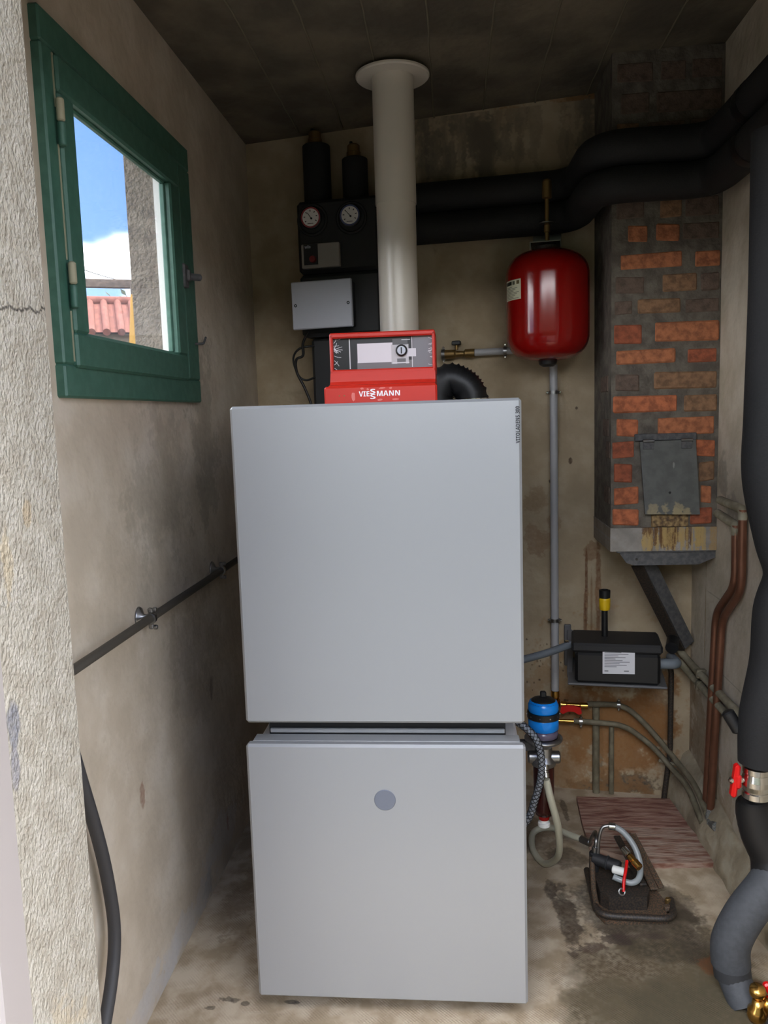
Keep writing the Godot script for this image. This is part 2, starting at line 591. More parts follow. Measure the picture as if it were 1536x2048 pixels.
func room() -> void:
	# floor
	var f_blots := [
		[1.30, 1.33, 0.27, 0.22, Color(0.33, 0.285, 0.205), 1.0, 0.15], [1.20, 1.46, 0.20, 0.16, Color(0.35, 0.31, 0.23), 1.0, 0.15], [1.45, 1.45, 0.25, 0.25, Color(0.34, 0.30, 0.22), 1.0, 0.15],
		[1.36, 1.14, 0.18, 0.12, Color(0.26, 0.225, 0.16), 0.9, 0.4], [1.38, 1.45, 0.22, 0.16, Color(0.30, 0.27, 0.20), 0.9, 0.3],
		[1.10, 1.05, 0.035, 0.16, Color(0.20, 0.15, 0.10), 0.85, 0.5], [1.07, 0.92, 0.02, 0.05, Color(0.19, 0.14, 0.09), 0.8, 0.4], [1.13, 0.75, 0.08, 0.07, Color(0.28, 0.23, 0.17), 0.7, 0.5],
		[1.27, 1.00, 0.16, 0.17, Color(0.24, 0.20, 0.15), 0.85, 0.4], [1.40, 0.98, 0.10, 0.10, Color(0.30, 0.26, 0.20), 0.7, 0.5], [1.42, 1.10, 0.05, 0.14, Color(0.24, 0.20, 0.15), 0.75, 0.4],
		[1.47, 1.26, 0.05, 0.04, Color(0.42, 0.25, 0.13), 0.8, 0.6], [1.52, 1.33, 0.06, 0.05, Color(0.38, 0.24, 0.13), 0.75, 0.6],
		[1.21, 1.16, 0.05, 0.022, Color(0.22, 0.17, 0.14), 0.85, 0.7], [1.16, 1.19, 0.05, 0.025, Color(0.24, 0.17, 0.12), 0.8, 0.8], [1.30, 1.14, 0.08, 0.015, Color(0.26, 0.20, 0.17), 0.7, 0.8],
		[0.20, 1.44, 0.03, 0.012, Color(0.16, 0.13, 0.10), 0.8, 0.9], [0.16, 1.47, 0.012, 0.008, Color(0.16, 0.13, 0.10), 0.8, 0.9], [0.24, 1.45, 0.012, 0.008, Color(0.18, 0.15, 0.12), 0.8, 0.9], [0.36, 1.44, 0.02, 0.008, Color(0.10, 0.09, 0.08), 0.9, 0.5],
		[0.13, 0.90, 0.06, 0.25, Color(0.44, 0.36, 0.27), 0.5, 0.8], [1.02, 0.62, 0.10, 0.12, Color(0.40, 0.33, 0.25), 0.6, 0.6], [1.18, 0.42, 0.012, 0.10, Color(0.30, 0.25, 0.18), 0.8, 0.5],
	]
	var fm := mottled(Color(0.60, 0.535, 0.44), Color(0.68, 0.615, 0.525), Color(0.73, 0.675, 0.59), 1.1, 0.014, 91, 0.85)
	fm.heightmap_enabled = true
	fm.heightmap_texture = waffle()
	fm.heightmap_scale = 0.25
	fm.uv1_scale = Vector3.ONE * 1.1
	add_stains(fm, stains(1.70, 2.4, 400.0, f_blots, 5))
	var b := MB.new()
	b.flat_uv = func(p: Vector3) -> Vector2: return Vector2((p.x + 0.8) / 1.70, (p.z + 3.3) / 2.4)
	b.lo_hi(Vector3(-1.1, -0.12, -3.6), Vector3(1.1, 0.0, -0.96))
	setting("floor", b, fm)
	var g := MB.new().lo_hi(Vector3(-40, -0.2, -60), Vector3(40, -0.125, 40))
	g.lo_hi(Vector3(-6, -0.13, -0.96), Vector3(6, -0.02, 14))
	setting("floor_yard", g, M.ground)
	# ceiling: a tilted slab with the ridges its boards left
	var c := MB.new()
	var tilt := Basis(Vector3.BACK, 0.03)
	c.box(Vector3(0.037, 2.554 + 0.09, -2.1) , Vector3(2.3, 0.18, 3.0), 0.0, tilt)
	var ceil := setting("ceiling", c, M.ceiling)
	for x in [-0.56, -0.39, -0.22, -0.05, 0.13, 0.31, 0.49, 0.66]:
		var r := MB.new()
		var pts := []
		for k in 26:
			pts.append(Vector3(x + rng.randf_range(-0.002, 0.002), 2.5555 + (x - 0.037) * 0.03 - rng.randf_range(0.0, 0.003), -3.15 + k * 0.078))
		r.tube(pts, 0.0035, 5)
		part(ceil, "board_ridge", r, M.ceiling_seam)
	# left wall with the window opening
	var l_blots := [
		[1.835, 1.98, 0.014, 0.03, Color(0.48, 0.26, 0.16), 0.6, 0.9], [2.512, 2.41, 0.011, 0.03, Color(0.50, 0.20, 0.12), 0.75, 0.8],
		[2.30, 2.50, 0.05, 0.04, Color(0.50, 0.50, 0.51), 0.5, 0.8], [2.45, 2.42, 0.20, 0.07, Color(0.72, 0.715, 0.71), 0.6, 0.7], [2.05, 2.50, 0.30, 0.05, Color(0.71, 0.705, 0.70), 0.55, 0.7], [1.75, 2.51, 0.3, 0.05, Color(0.71, 0.705, 0.70), 0.5, 0.7],
		[2.42, 1.93, 0.012, 0.03, Color(0.36, 0.33, 0.29), 0.5, 0.9], [2.1, 1.25, 0.20, 0.20, Color(0.54, 0.50, 0.44), 0.35, 0.9], [1.8, 1.6, 0.2, 0.25, Color(0.68, 0.63, 0.55), 0.4, 0.9], [2.5, 1.15, 0.12, 0.3, Color(0.46, 0.43, 0.37), 0.4, 0.9], [2.3, 1.75, 0.2, 0.15, Color(0.58, 0.52, 0.44), 0.35, 0.9],
	]
	var lm := mottled(Color(0.71, 0.66, 0.585), Color(0.74, 0.69, 0.615), Color(0.77, 0.725, 0.655), 0.9, 0.01, 92, 0.92, 0.2, 0.04)
	add_stains(lm, stains(3.3, 2.55, 320.0, l_blots, 15))
	var w := MB.new()
	w.flat_uv = func(p: Vector3) -> Vector2: return Vector2(-p.z / 3.3, (2.55 - p.y) / 2.55)
	var xo := LEFT_X - 0.14
	w.lo_hi(Vector3(xo, -0.1, -3.6), Vector3(LEFT_X, 2.64, -2.36))
	w.lo_hi(Vector3(xo, -0.1, -1.63), Vector3(LEFT_X, 2.64, -0.96))
	w.lo_hi(Vector3(xo, -0.1, -2.36), Vector3(LEFT_X, 1.60, -1.63))
	w.lo_hi(Vector3(xo, 2.262, -2.36), Vector3(LEFT_X, 2.64, -1.63))
	setting("wall_left", w, lm)
	# rear wall
	var b_blots := [
		[1.281, 1.74, 0.006, 0.17, Color(0.36, 0.20, 0.09), 0.85, 0.35], [1.275, 1.90, 0.005, 0.14, Color(0.36, 0.20, 0.09), 0.8, 0.35], [1.325, 1.76, 0.012, 0.20, Color(0.42, 0.25, 0.12), 0.75, 0.35], [1.30, 1.60, 0.03, 0.045, Color(0.42, 0.27, 0.14), 0.6, 0.7], [1.300, 1.80, 0.004, 0.14, Color(0.42, 0.28, 0.15), 0.6, 0.4],
		[1.10, 1.56, 0.05, 0.07, Color(0.44, 0.28, 0.15), 0.45, 0.8], [1.16, 1.50, 0.03, 0.03, Color(0.46, 0.31, 0.18), 0.4, 0.8], [1.09, 1.42, 0.04, 0.06, Color(0.48, 0.37, 0.25), 0.4, 0.9],
		[1.15, 1.34, 0.006, 0.006, Color(0.14, 0.10, 0.08), 0.9, 0.5], [1.224, 1.265, 0.006, 0.012, Color(0.22, 0.13, 0.09), 0.9, 0.6], [1.246, 1.072, 0.005, 0.006, Color(0.15, 0.10, 0.08), 0.9, 0.4], [1.15, 1.345, 0.005, 0.005, Color(0.1, 0.08, 0.07), 0.9, 0.4],
		[1.40, 2.30, 0.20, 0.17, Color(0.46, 0.29, 0.13), 0.8, 0.6], [1.25, 2.28, 0.14, 0.15, Color(0.50, 0.34, 0.17), 0.65, 0.6], [1.52, 2.22, 0.10, 0.20, Color(0.44, 0.28, 0.13), 0.7, 0.6],
		[1.45, 2.50, 0.14, 0.05, Color(0.22, 0.19, 0.16), 0.8, 0.7], [1.36, 2.53, 0.14, 0.03, Color(0.24, 0.21, 0.17), 0.75, 0.7], [1.335, 2.40, 0.014, 0.18, Color(0.30, 0.22, 0.13), 0.6, 0.5],
		[1.30, 2.28, 0.36, 0.32, Color(0.58, 0.43, 0.26), 0.45, 0.9], [1.42, 2.36, 0.26, 0.22, Color(0.54, 0.37, 0.20), 0.45, 0.9], [1.20, 2.42, 0.25, 0.15, Color(0.56, 0.42, 0.27), 0.4, 0.9],
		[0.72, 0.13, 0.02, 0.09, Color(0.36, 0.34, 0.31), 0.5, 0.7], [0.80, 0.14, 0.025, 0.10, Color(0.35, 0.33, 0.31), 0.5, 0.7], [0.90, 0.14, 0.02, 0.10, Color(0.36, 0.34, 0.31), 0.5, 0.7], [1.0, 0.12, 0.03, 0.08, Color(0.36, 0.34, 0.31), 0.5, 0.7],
		[1.45, 1.78, 0.15, 0.10, Color(0.60, 0.52, 0.42), 0.4, 0.8],
	]
	for k in 60:      # soot runs, multiplied to paint the shade of the upper wall
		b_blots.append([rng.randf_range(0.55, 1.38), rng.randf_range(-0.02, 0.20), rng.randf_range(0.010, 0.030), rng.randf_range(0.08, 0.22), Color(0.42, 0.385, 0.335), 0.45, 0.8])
	for k in 46:
		b_blots.append([rng.randf_range(1.04, 1.26), rng.randf_range(1.95, 2.25), rng.randf_range(0.002, 0.005), rng.randf_range(0.002, 0.005), Color(0.24, 0.17, 0.11), 0.8, 0.4])
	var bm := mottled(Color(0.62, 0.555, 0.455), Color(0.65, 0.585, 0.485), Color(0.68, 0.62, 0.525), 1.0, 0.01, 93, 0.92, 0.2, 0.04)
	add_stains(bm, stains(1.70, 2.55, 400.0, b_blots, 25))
	var bw := MB.new()
	bw.xf = back_frame()
	var inv := back_frame().affine_inverse()
	bw.flat_uv = func(p: Vector3) -> Vector2:
		var q: Vector3 = inv * p
		return Vector2(q.x / 1.70, (2.55 - q.y) / 2.55)
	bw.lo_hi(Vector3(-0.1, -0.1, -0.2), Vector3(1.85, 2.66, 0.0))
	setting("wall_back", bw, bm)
	# right wall and the rough cement along its foot
	var rm := mottled(Color(0.69, 0.645, 0.565), Color(0.73, 0.685, 0.61), Color(0.77, 0.73, 0.66), 0.9, 0.01, 94, 0.92, 0.25, 0.04)
	add_stains(rm, stains(2.4, 2.55, 300.0, [
		[0.43, 2.30, 0.10, 0.18, Color(0.50, 0.40, 0.25), 0.6, 0.7], [0.30, 2.20, 0.05, 0.28, Color(0.48, 0.36, 0.20), 0.6, 0.7], [0.62, 2.40, 0.10, 0.10, Color(0.52, 0.44, 0.30), 0.6, 0.7], [0.47, 1.80, 0.008, 0.20, Color(0.50, 0.40, 0.24), 0.6, 0.5],
		[0.75, 2.35, 0.08, 0.12, Color(0.55, 0.46, 0.32), 0.5, 0.8], [0.64, 1.30, 0.05, 0.09, Color(0.50, 0.47, 0.42), 0.6, 0.8], [0.70, 1.40, 0.07, 0.06, Color(0.52, 0.49, 0.45), 0.6, 0.8], [1.0, 2.3, 0.12, 0.2, Color(0.58, 0.46, 0.27), 0.5, 0.7],
		[0.62, 1.71, 0.16, 0.002, Color(0.42, 0.40, 0.36), 0.6, 0.25], [0.75, 1.95, 0.16, 0.002, Color(0.42, 0.40, 0.36), 0.6, 0.25]], 35))
	var r := MB.new()
	r.flat_uv = func(p: Vector3) -> Vector2: return Vector2((p.z + 3.3) / 2.4, (2.55 - p.y) / 2.55)
	r.lo_hi(Vector3(RIGHT_X, -0.1, -3.6), Vector3(RIGHT_X + 0.2, 2.70, -0.96))
	setting("wall_right", r, rm)
	var fn := noise(3.0, 77, 4)
	var foot := MB.new().sheet(60, 14, func(u: float, t: float) -> Vector3:
		var z := lerpf(-3.02, -1.0, u)
		var reach := lerpf(0.085, 0.03, clampf(u * 1.6, 0.0, 1.0))
		var tall := lerpf(0.20, 0.10, clampf(u * 2.0, 0.0, 1.0))
		var a := t * PI / 2.0
		var wob := fn.get_noise_2d(z * 2.0, t * 0.6) * 0.018
		return Vector3(RIGHT_X + 0.004 - (reach + wob) * pow(cos(a), 1.5), -0.004 + (tall + wob) * pow(sin(a), 1.3), z), Vector3(-1, 1, 0))
	setting("baseboard_right", foot, M.cement)
	# front wall with the doorway
	var jam := MB.new()
	jam.flat_uv = func(p: Vector3) -> Vector2: return Vector2((-0.96 - p.z) / 0.25, (2.55 - p.y) / 2.55)
	jam.lo_hi(Vector3(-0.95, -0.1, -1.18), Vector3(-0.60, 2.66, -0.96))
	var jm: StandardMaterial3D = M.stucco
	var j_blots := [[0.043, 1.475, 0.018, 0.035, Color(0.46, 0.46, 0.49), 0.9, 0.35], [0.038, 1.535, 0.014, 0.035, Color(0.50, 0.49, 0.51), 0.85, 0.4], [0.12, 1.2, 0.012, 0.02, Color(0.70, 0.60, 0.45), 0.5, 0.7], [0.06, 1.27, 0.012, 0.05, Color(0.74, 0.66, 0.52), 0.5, 0.8], [0.10, 0.6, 0.03, 0.02, Color(0.74, 0.66, 0.54), 0.4, 0.9], [0.11, 2.3, 0.09, 0.30, Color(0.72, 0.65, 0.53), 0.55, 0.8]]
	var cy := 0.925
	for k in 40:                                     # a hairline crack
		cy += rng.randf_range(-0.0035, 0.003)
		j_blots.append([0.025 + k * 0.005, cy + 0.003 * sin(k * 0.6), 0.0045, 0.0022, Color(0.16, 0.13, 0.11), 0.9, 0.3])
	add_stains(jm, stains(0.25, 2.55, 500.0, j_blots, 45))
	setting("wall_front", jam, jm)
	var lint := MB.new().lo_hi(Vector3(-0.60, 2.25, -1.18), Vector3(0.80, 2.66, -0.96))
	lint.lo_hi(Vector3(0.80, -0.1, -1.18), Vector3(1.06, 2.66, -0.96))
	setting("wall_front_lintel", lint, M.render_out)
	var tr := MB.new().lo_hi(Vector3(-0.68, -0.02, -0.985), Vector3(-0.597, 2.25, -0.915), 0.004)
	setting("trim_1", tr, plain(Color(0.64, 0.605, 0.585), 0.45))

func waffle() -> ImageTexture:
	# the print of a mat in the screed: 80 small pads a tile, worn unevenly
	var s := 512
	var n := noise(0.02, 19, 4).get_image(s, s).get_data()
	var img := Image.create(s, s, false, Image.FORMAT_L8)
	for y in s:
		for x in s:
			var a := sin(TAU * x * 100.0 / s)
			var b := sin(TAU * y * 100.0 / s)
			var worn := clampf((n[y * s + x] - 90) / 90.0, 0.0, 1.0)
			var h := 0.5 + 0.32 * worn * a * b + 0.2 * (n[y * s + x] / 255.0 - 0.5)
			img.set_pixel(x, y, Color(h, h, h))
	return ImageTexture.create_from_image(img)

func frame_on_left(b: MB, y0: float, y1: float, z0: float, z1: float, wide: Array, x0: float, x1: float, bev: float) -> void:
	# wide: widths at the bottom, top, near and far sides
	b.lo_hi(Vector3(x0, y0, z1), Vector3(x1, y0 + wide[0], z0), bev)
	b.lo_hi(Vector3(x0, y1 - wide[1], z1), Vector3(x1, y1, z0), bev)
	b.lo_hi(Vector3(x0, y0 + wide[0], z0 - wide[2]), Vector3(x1, y1 - wide[1], z0), bev)
	b.lo_hi(Vector3(x0, y0 + wide[0], z1), Vector3(x1, y1 - wide[1], z1 + wide[3]), bev)

func window() -> void:
	var x := LEFT_X
	var cas := MB.new()
	frame_on_left(cas, 1.527, 2.264, -1.562, -2.430, [0.066, 0.066, 0.05, 0.10], x - 0.005, x + 0.020, 0.004)
	var win := setting("window_1", cas, M.green)
	win.set_meta("label", "small green wooden window in the left wall")
	var inner := MB.new()
	frame_on_left(inner, 1.566, 2.226, -1.590, -2.360, [0.022, 0.036, 0.014, 0.06], x - 0.012, x + 0.012, 0.003)
	part(win, "jamb_lining", inner, M.green)
	var sash := MB.new()
	frame_on_left(sash, 1.588, 2.190, -1.604, -2.300, [0.070, 0.070, 0.062, 0.072], x - 0.004, x + 0.030, 0.005)
	var sh := part(win, "sash", sash, M.green)
	var bead := MB.new()
	frame_on_left(bead, 1.656, 2.122, -1.664, -2.230, [0.008, 0.008, 0.008, 0.008], x - 0.001, x + 0.014, 0.003)
	part(sh, "glazing_bead", bead, M.green)
	var pane := MB.new().lo_hi(Vector3(x + 0.003, 1.662, -2.224), Vector3(x + 0.007, 2.116, -1.670))
	part(win, "pane", pane, M.glass)
	for y in [[1.60, 1.70], [1.80, 2.02], [2.09, 2.19]]:
		part(win, "paint_line", MB.new().lo_hi(Vector3(x + 0.012, y[0], -1.605), Vector3(x + 0.0225, y[1], -1.602)), M.seam)
	for y in [1.75, 2.06]:
		var h := MB.new()
		h.rod(Vector3(x + 0.032, y - 0.045, -1.600), Vector3(x + 0.032, y + 0.0, -1.600), 0.008, 12, 0.002)
		var hg := part(win, "hinge", h, M.green)
		part(hg, "hinge_barrel", MB.new().rod(Vector3(x + 0.032, y + 0.001, -1.600), Vector3(x + 0.032, y + 0.045, -1.600), 0.008, 12, 0.003), M.seam)
	var la := MB.new()
	la.lo_hi(Vector3(x + 0.02, 1.85, -2.325), Vector3(x + 0.036, 1.915, -2.290), 0.003)
	la.lo_hi(Vector3(x + 0.036, 1.868, -2.316), Vector3(x + 0.046, 1.90, -2.300), 0.003)
	var lt := part(win, "latch", la, M.iron)
	part(lt, "latch_knob", MB.new().rod(Vector3(x + 0.034, 1.884, -2.33), Vector3(x + 0.06, 1.884, -2.36), 0.010, 12, 0.003), M.iron)
	var hk := MB.new().tube(bent([Vector3(x + 0.018, 1.70, -2.40), Vector3(x + 0.045, 1.70, -2.40), Vector3(x + 0.045, 1.72, -2.425)], 0.006), 0.0035, 8)
	part(win, "hook", hk, M.iron)
	# plastered sides of the opening, white next to the window and bare render outside
	var far := MB.new().lo_hi(Vector3(x - 0.112, 1.58, -2.359), Vector3(x - 0.031, 2.261, -2.268))
	part(win, "outer_reveal", far, M.render_out)
	part(win, "white_reveal", MB.new().lo_hi(Vector3(x - 0.0305, 1.58, -2.359), Vector3(x - 0.0125, 2.261, -2.262)), M.white_paint)

func outside() -> void:
	# a neighbour's tiled roof, a timber rail above it, wires, a tree and a tall yellow cover, seen through the window
	var look := Vector3(-0.412, 0, -0.911)
	var site := Transform3D(Basis(Vector3(0.911, 0, -0.412), Vector3.UP, -look), look * 12.0)
	var h := thing("garden_house", "low house with red tiled roof seen through the window", "house", site * Vector3(0, -0.12, 0))
	var hw := MB.new()
	hw.xf = site
	part(h, "wall", hw.lo_hi(Vector3(-5.0, -0.12, -0.9), Vector3(5.0, 2.62, 0.7)), M.house_wall)
	var slope := MB.new()
	slope.xf = site
	slope.face([Vector3(-5.2, 2.62, 0.9), Vector3(5.2, 2.62, 0.9), Vector3(5.2, 3.12, 0.0), Vector3(-5.2, 3.12, 0.0)], Vector3(0, 1, 1))
	slope.face([Vector3(-5.2, 2.62, -1.0), Vector3(5.2, 2.62, -1.0), Vector3(5.2, 3.12, 0.0), Vector3(-5.2, 3.12, 0.0)], Vector3(0, 1, -1))
	var rf := part(h, "roof", slope, M.roof_tile)
	for k in 28:
		var x := -2.5 + k * 0.18
		var tr := MB.new()
		tr.xf = site
		part(rf, "tile_row", tr.tube([Vector3(x, 2.62, 0.92), Vector3(x, 3.13, 0.0)], 0.05, 8), M.roof_tile)
	var rg := MB.new()
	rg.xf = site
	part(rf, "ridge", rg.tube([Vector3(-5.2, 3.13, 0), Vector3(5.2, 3.13, 0)], 0.07, 8), M.roof_tile)
	var rail := thing("timber_rail", "weathered timber beam on posts above the red roof, behind the window", "beam", site * Vector3(0, -0.12, -1.6))
	var bm := MB.new()
	bm.xf = site
	part(rail, "beam", bm.bar(Vector3(-4.0, 3.62, -1.6), Vector3(4.0, 3.62, -1.6), 0.10, 0.13, Vector3.UP, 0.01), M.timber)
	for x in [-3.8, 3.8]:
		var po := MB.new()
		po.xf = site
		part(rail, "post", po.bar(Vector3(x, -0.12, -1.6), Vector3(x, 3.55, -1.6), 0.10, 0.10, Vector3.BACK, 0.01), M.timber)
	for k in 2:
		var y: float = [4.25, 3.62][k]
		var pts := []
		for i in 21:
			var t := i / 20.0
			pts.append(Vector3(-6.2 - k * 0.2, y + 0.5 * (t - 0.5) * (t - 0.5) * 4.0 - 0.35 * t, lerpf(-7.5, -17.5, t)))
		var wr := thing("overhead_wire", ["upper thin black wire hanging across the sky in the window", "lower thin black wire just above the timber beam in the window"][k], "wire", pts[10], "wires in the window view")
		part(wr, "cable", MB.new().tube(pts, 0.008, 6), M.wire)
	var tree := thing("garden_tree", "green tree top peeping out behind the red roof in the window", "tree", Vector3(-7.9, -0.12, -17.4))
	part(tree, "trunk", MB.new().tube([Vector3(-7.9, -0.12, -17.4), Vector3(-7.9, 2.9, -17.4)], 0.12, 8), M.timber)
	var lv := MB.new()
	for k in 700:
		var d := Vector3(rng.randfn(), rng.randfn() * 0.45, rng.randfn()) * 0.5
		var c := Vector3(-7.9, 3.75, -17.4) + Vector3(d.x * 2.6, minf(d.y, 0.30), d.z * 1.4)
		var a := Vector3(rng.randf_range(-1, 1), rng.randf_range(-1, 1), rng.randf_range(-1, 1)).normalized() * 0.09
		var e := a.cross(Vector3(rng.randf(), rng.randf(), rng.randf())).normalized() * 0.05
		lv.face([c - a, c + e, c + a, c - e], Vector3.UP)
	part(tree, "foliage", lv, M.leaf)
	# a hedge added out of view behind the viewer, to keep low light out
	var hn := noise(1.4, 63, 4)
	var hedge := thing("added_hedge", "dark green hedge added unseen across the yard to block low light", "hedge", Vector3(0, -0.02, 5.2))
	part(hedge, "foliage", MB.new().sheet(120, 24, func(u: float, v: float) -> Vector3:
		var a := v * PI
		var w := hn.get_noise_2d(u * 16.0, v * 4.0) * 0.25
		return Vector3(lerpf(-6.0, 6.0, u), -0.05 + 3.1 * pow(sin(a), 0.5) + w * sin(a), 5.2 - (0.5 + w) * cos(a)), Vector3(0, 1, -0.5)), M.leaf)
	var yc := thing("folded_parasol", "tall folded yellow parasol standing outside the window", "parasol", Vector3(-4.0, -0.12, -10.15))
	part(yc, "pole", MB.new().rod(Vector3(-4.0, -0.12, -10.15), Vector3(-4.0, 3.20, -10.15), 0.025, 10), M.timber)
	var prof := [Vector2(0.0, 1.2), Vector2(0.20, 1.2), Vector2(0.16, 1.7), Vector2(0.10, 2.3), Vector2(0.06, 2.7), Vector2(0.03, 3.05), Vector2(0.0, 3.15)]
	part(yc, "canopy", MB.new().lathe(prof, Vector3(-4.0, 0, -10.15), Vector3.UP, 12, true), M.yellow_cloth)

func boilers() -> void:
	var zf := -1.811
	# lower unit
	var lo := thing("hot_water_cylinder", "silver lower cabinet with a round grey disc, standing on the floor", "boiler", Vector3(-0.18, 0, -2.25))
	part(lo, "casing", MB.new().lo_hi(Vector3(-0.495, 0.035, -2.72), Vector3(0.140, 0.690, zf - 0.030), 0.006), M.casing)
	part(lo, "gap_shade_riser", MB.new().lo_hi(Vector3(-0.47, 0.6905, -2.70), Vector3(0.11, 0.726, zf - 0.082)), M.black_soft)  # block coloured black to paint the deep shade in the gap between the cabinets
	var fp := MB.new().lo_hi(Vector3(-0.510, 0.050, zf - 0.028), Vector3(0.151, 0.703, zf), 0.006)
	part(lo, "front_panel", fp, M.silver)
	part(lo, "top_lip", MB.new().lo_hi(Vector3(-0.500, 0.690, zf - 0.072), Vector3(0.141, 0.701, zf - 0.0285), 0.002), M.silver)
	var seamb := MB.new().lo_hi(Vector3(-0.466, 0.7025, zf - 0.080), Vector3(0.108, 0.714, zf - 0.073), 0.002)
	part(lo, "top_rail", seamb, M.silver)
	part(lo, "disc", MB.new().lathe([Vector2(0, 0.0), Vector2(0.0255, 0.0), Vector2(0.0255, 0.001), Vector2(0.0245, 0.0022), Vector2(0, 0.0022)], Vector3(-0.180, 0.568, zf + 0.0002), Vector3.BACK, 36), M.badge, "round darker grey disc")
	for x in [-0.45, 0.09]:
		for z in [-1.90, -2.64]:
			part(lo, "foot", MB.new().rod(Vector3(x, 0.0, z), Vector3(x, 0.034, z), 0.022, 14, 0.004), M.black)
	# upper unit
	var up := thing("boiler", "silver upper boiler cabinet with vertical lettering at its top right corner", "boiler", Vector3(-0.18, 0.73, -2.25))
	part(up, "casing", MB.new().lo_hi(Vector3(-0.488, 0.757, -2.74), Vector3(0.134, 1.494, zf - 0.030), 0.006), M.casing)
	part(up, "front_panel", MB.new().lo_hi(Vector3(-0.5065, 0.756, zf - 0.028), Vector3(0.149, 1.502, zf), 0.006), M.silver)
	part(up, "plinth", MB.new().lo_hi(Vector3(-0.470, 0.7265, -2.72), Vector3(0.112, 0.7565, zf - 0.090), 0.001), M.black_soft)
	text(up, "lettering", "VITOLADENS 300", 0.0085, M.print_dark, Transform3D(Basis(Vector3.BACK, PI / 2.0), Vector3(0.1405, 1.443, zf + 0.0006)), 0.081, 600)

func controller() -> void:
	var t := thing("control_unit", "red boiler control unit with a window under torn protective film", "control panel", Vector3(-0.16, 1.494, -1.92))
	# stepped body: low lip with the name, sloping shoulder, upright window frame
	var prof := PackedVector2Array([Vector2(-1.845, 1.496), Vector2(-1.845, 1.538), Vector2(-1.849, 1.542), Vector2(-1.872, 1.545), Vector2(-1.880, 1.552), Vector2(-1.888, 1.572), Vector2(-2.05, 1.572), Vector2(-2.05, 1.496)])
	var yz := Transform3D(Basis(Vector3(0, 0, 1), Vector3(0, 1, 0), Vector3(-1, 0, 0)), Vector3(-0.040, 0, 0))
	part(t, "body", MB.new().plate(prof, 0.243, yz), M.red)
	part(t, "name_strip", MB.new().lo_hi(Vector3(-0.292, 1.4965, -1.875), Vector3(-0.036, 1.540, -1.838), 0.004), M.red)
	var fr := MB.new()
	var zt := -1.888
	fr.lo_hi(Vector3(-0.283, 1.568, -2.05), Vector3(-0.039, 1.580, zt), 0.003)
	fr.lo_hi(Vector3(-0.283, 1.652, -2.05), Vector3(-0.039, 1.664, zt), 0.003)
	fr.lo_hi(Vector3(-0.283, 1.575, -2.05), Vector3(-0.276, 1.660, zt), 0.002)
	fr.lo_hi(Vector3(-0.046, 1.575, -2.05), Vector3(-0.039, 1.660, zt), 0.002)
	part(t, "window_frame", fr, M.red)
	part(t, "back_cover", MB.new().lo_hi(Vector3(-0.280, 1.50, -2.10), Vector3(-0.042, 1.655, -2.051), 0.004), M.red)
	# the printed, film-covered face
	var img := Image.create(460, 160, false, Image.FORMAT_RGB8)
	img.fill(Color(0.10, 0.095, 0.10))
	img.fill_rect(Rect2i(78, 0, 382, 160), Color(0.15, 0.145, 0.15))
	img.fill_rect(Rect2i(110, 118, 350, 42), Color(0.44, 0.42, 0.43))
	img.fill_rect(Rect2i(370, 0, 90, 160), Color(0.46, 0.45, 0.47))
	img.fill_rect(Rect2i(112, 30, 165, 96), Color(0.83, 0.80, 0.82))
	img.fill_rect(Rect2i(270, 40, 80, 96), Color(0.72, 0.70, 0.71))
	img.fill_rect(Rect2i(276, 12, 70, 30), Color(0.34, 0.33, 0.34))
	img.fill_rect(Rect2i(296, 110, 40, 26), Color(0.40, 0.39, 0.40))
	img.fill_rect(Rect2i(340, 62, 44, 40), Color(0.80, 0.78, 0.80))
	img.fill_rect(Rect2i(74, 4, 5, 150), Color(0.78, 0.77, 0.78))
	img.fill_rect(Rect2i(364, 4, 4, 150), Color(0.80, 0.79, 0.80))
	img.fill_rect(Rect2i(276, 128, 76, 6), Color(0.80, 0.79, 0.80))
	img.fill_rect(Rect2i(318, 16, 40, 4), Color(0.75, 0.74, 0.75))
	var pn := noise(0.03, 8, 3)
	for k in 26:                                      # white creases where the film has come loose
		var left := k < 14
		var p := Vector2(2 if left else 458, rng.randf_range(6, 154))
		var d := Vector2(1 if left else -1, rng.randf_range(-1.0, 1.0)).normalized()
		var l := rng.randf_range(14, 46) if left else rng.randf_range(8, 22)
		for i in int(l * 2):
			p += d * 0.5
			d = d.rotated(pn.get_noise_2d(p.x, p.y + k * 9.0) * 0.05)
			if p.x > 1 and p.x < 458 and p.y > 1 and p.y < 158:
				img.fill_rect(Rect2i(int(p.x), int(p.y), 2, 2), Color(0.82, 0.81, 0.83))
	var fm := plain(Color.WHITE, 0.3)
	fm.albedo_texture = ImageTexture.create_from_image(img)
	var face := MB.new()
	face.face([Vector3(-0.2765, 1.579, -1.902), Vector3(-0.0455, 1.579, -1.902), Vector3(-0.0455, 1.653, -1.902), Vector3(-0.2765, 1.653, -1.902)], Vector3.BACK, [Vector2(0, 1), Vector2(1, 1), Vector2(1, 0), Vector2(0, 0)])
	face.lo_hi(Vector3(-0.2765, 1.579, -1.94), Vector3(-0.0455, 1.653, -1.9025))
	part(t, "display_face", face, fm)
	var k := part(t, "dial_knob", MB.new().lathe([Vector2(0, 0), Vector2(0.0135, 0), Vector2(0.0135, 0.005), Vector2(0.011, 0.007), Vector2(0, 0.007)], Vector3(-0.117, 1.620, -1.9018), Vector3.BACK, 28), M.black)
	part(k, "knob_scale", MB.new().lathe([Vector2(0.0, 0.0073), Vector2(0.0095, 0.0073), Vector2(0.0095, 0.0079), Vector2(0.0, 0.0079)], Vector3(-0.117, 1.620, -1.9018), Vector3.BACK, 28), M.grey_box)
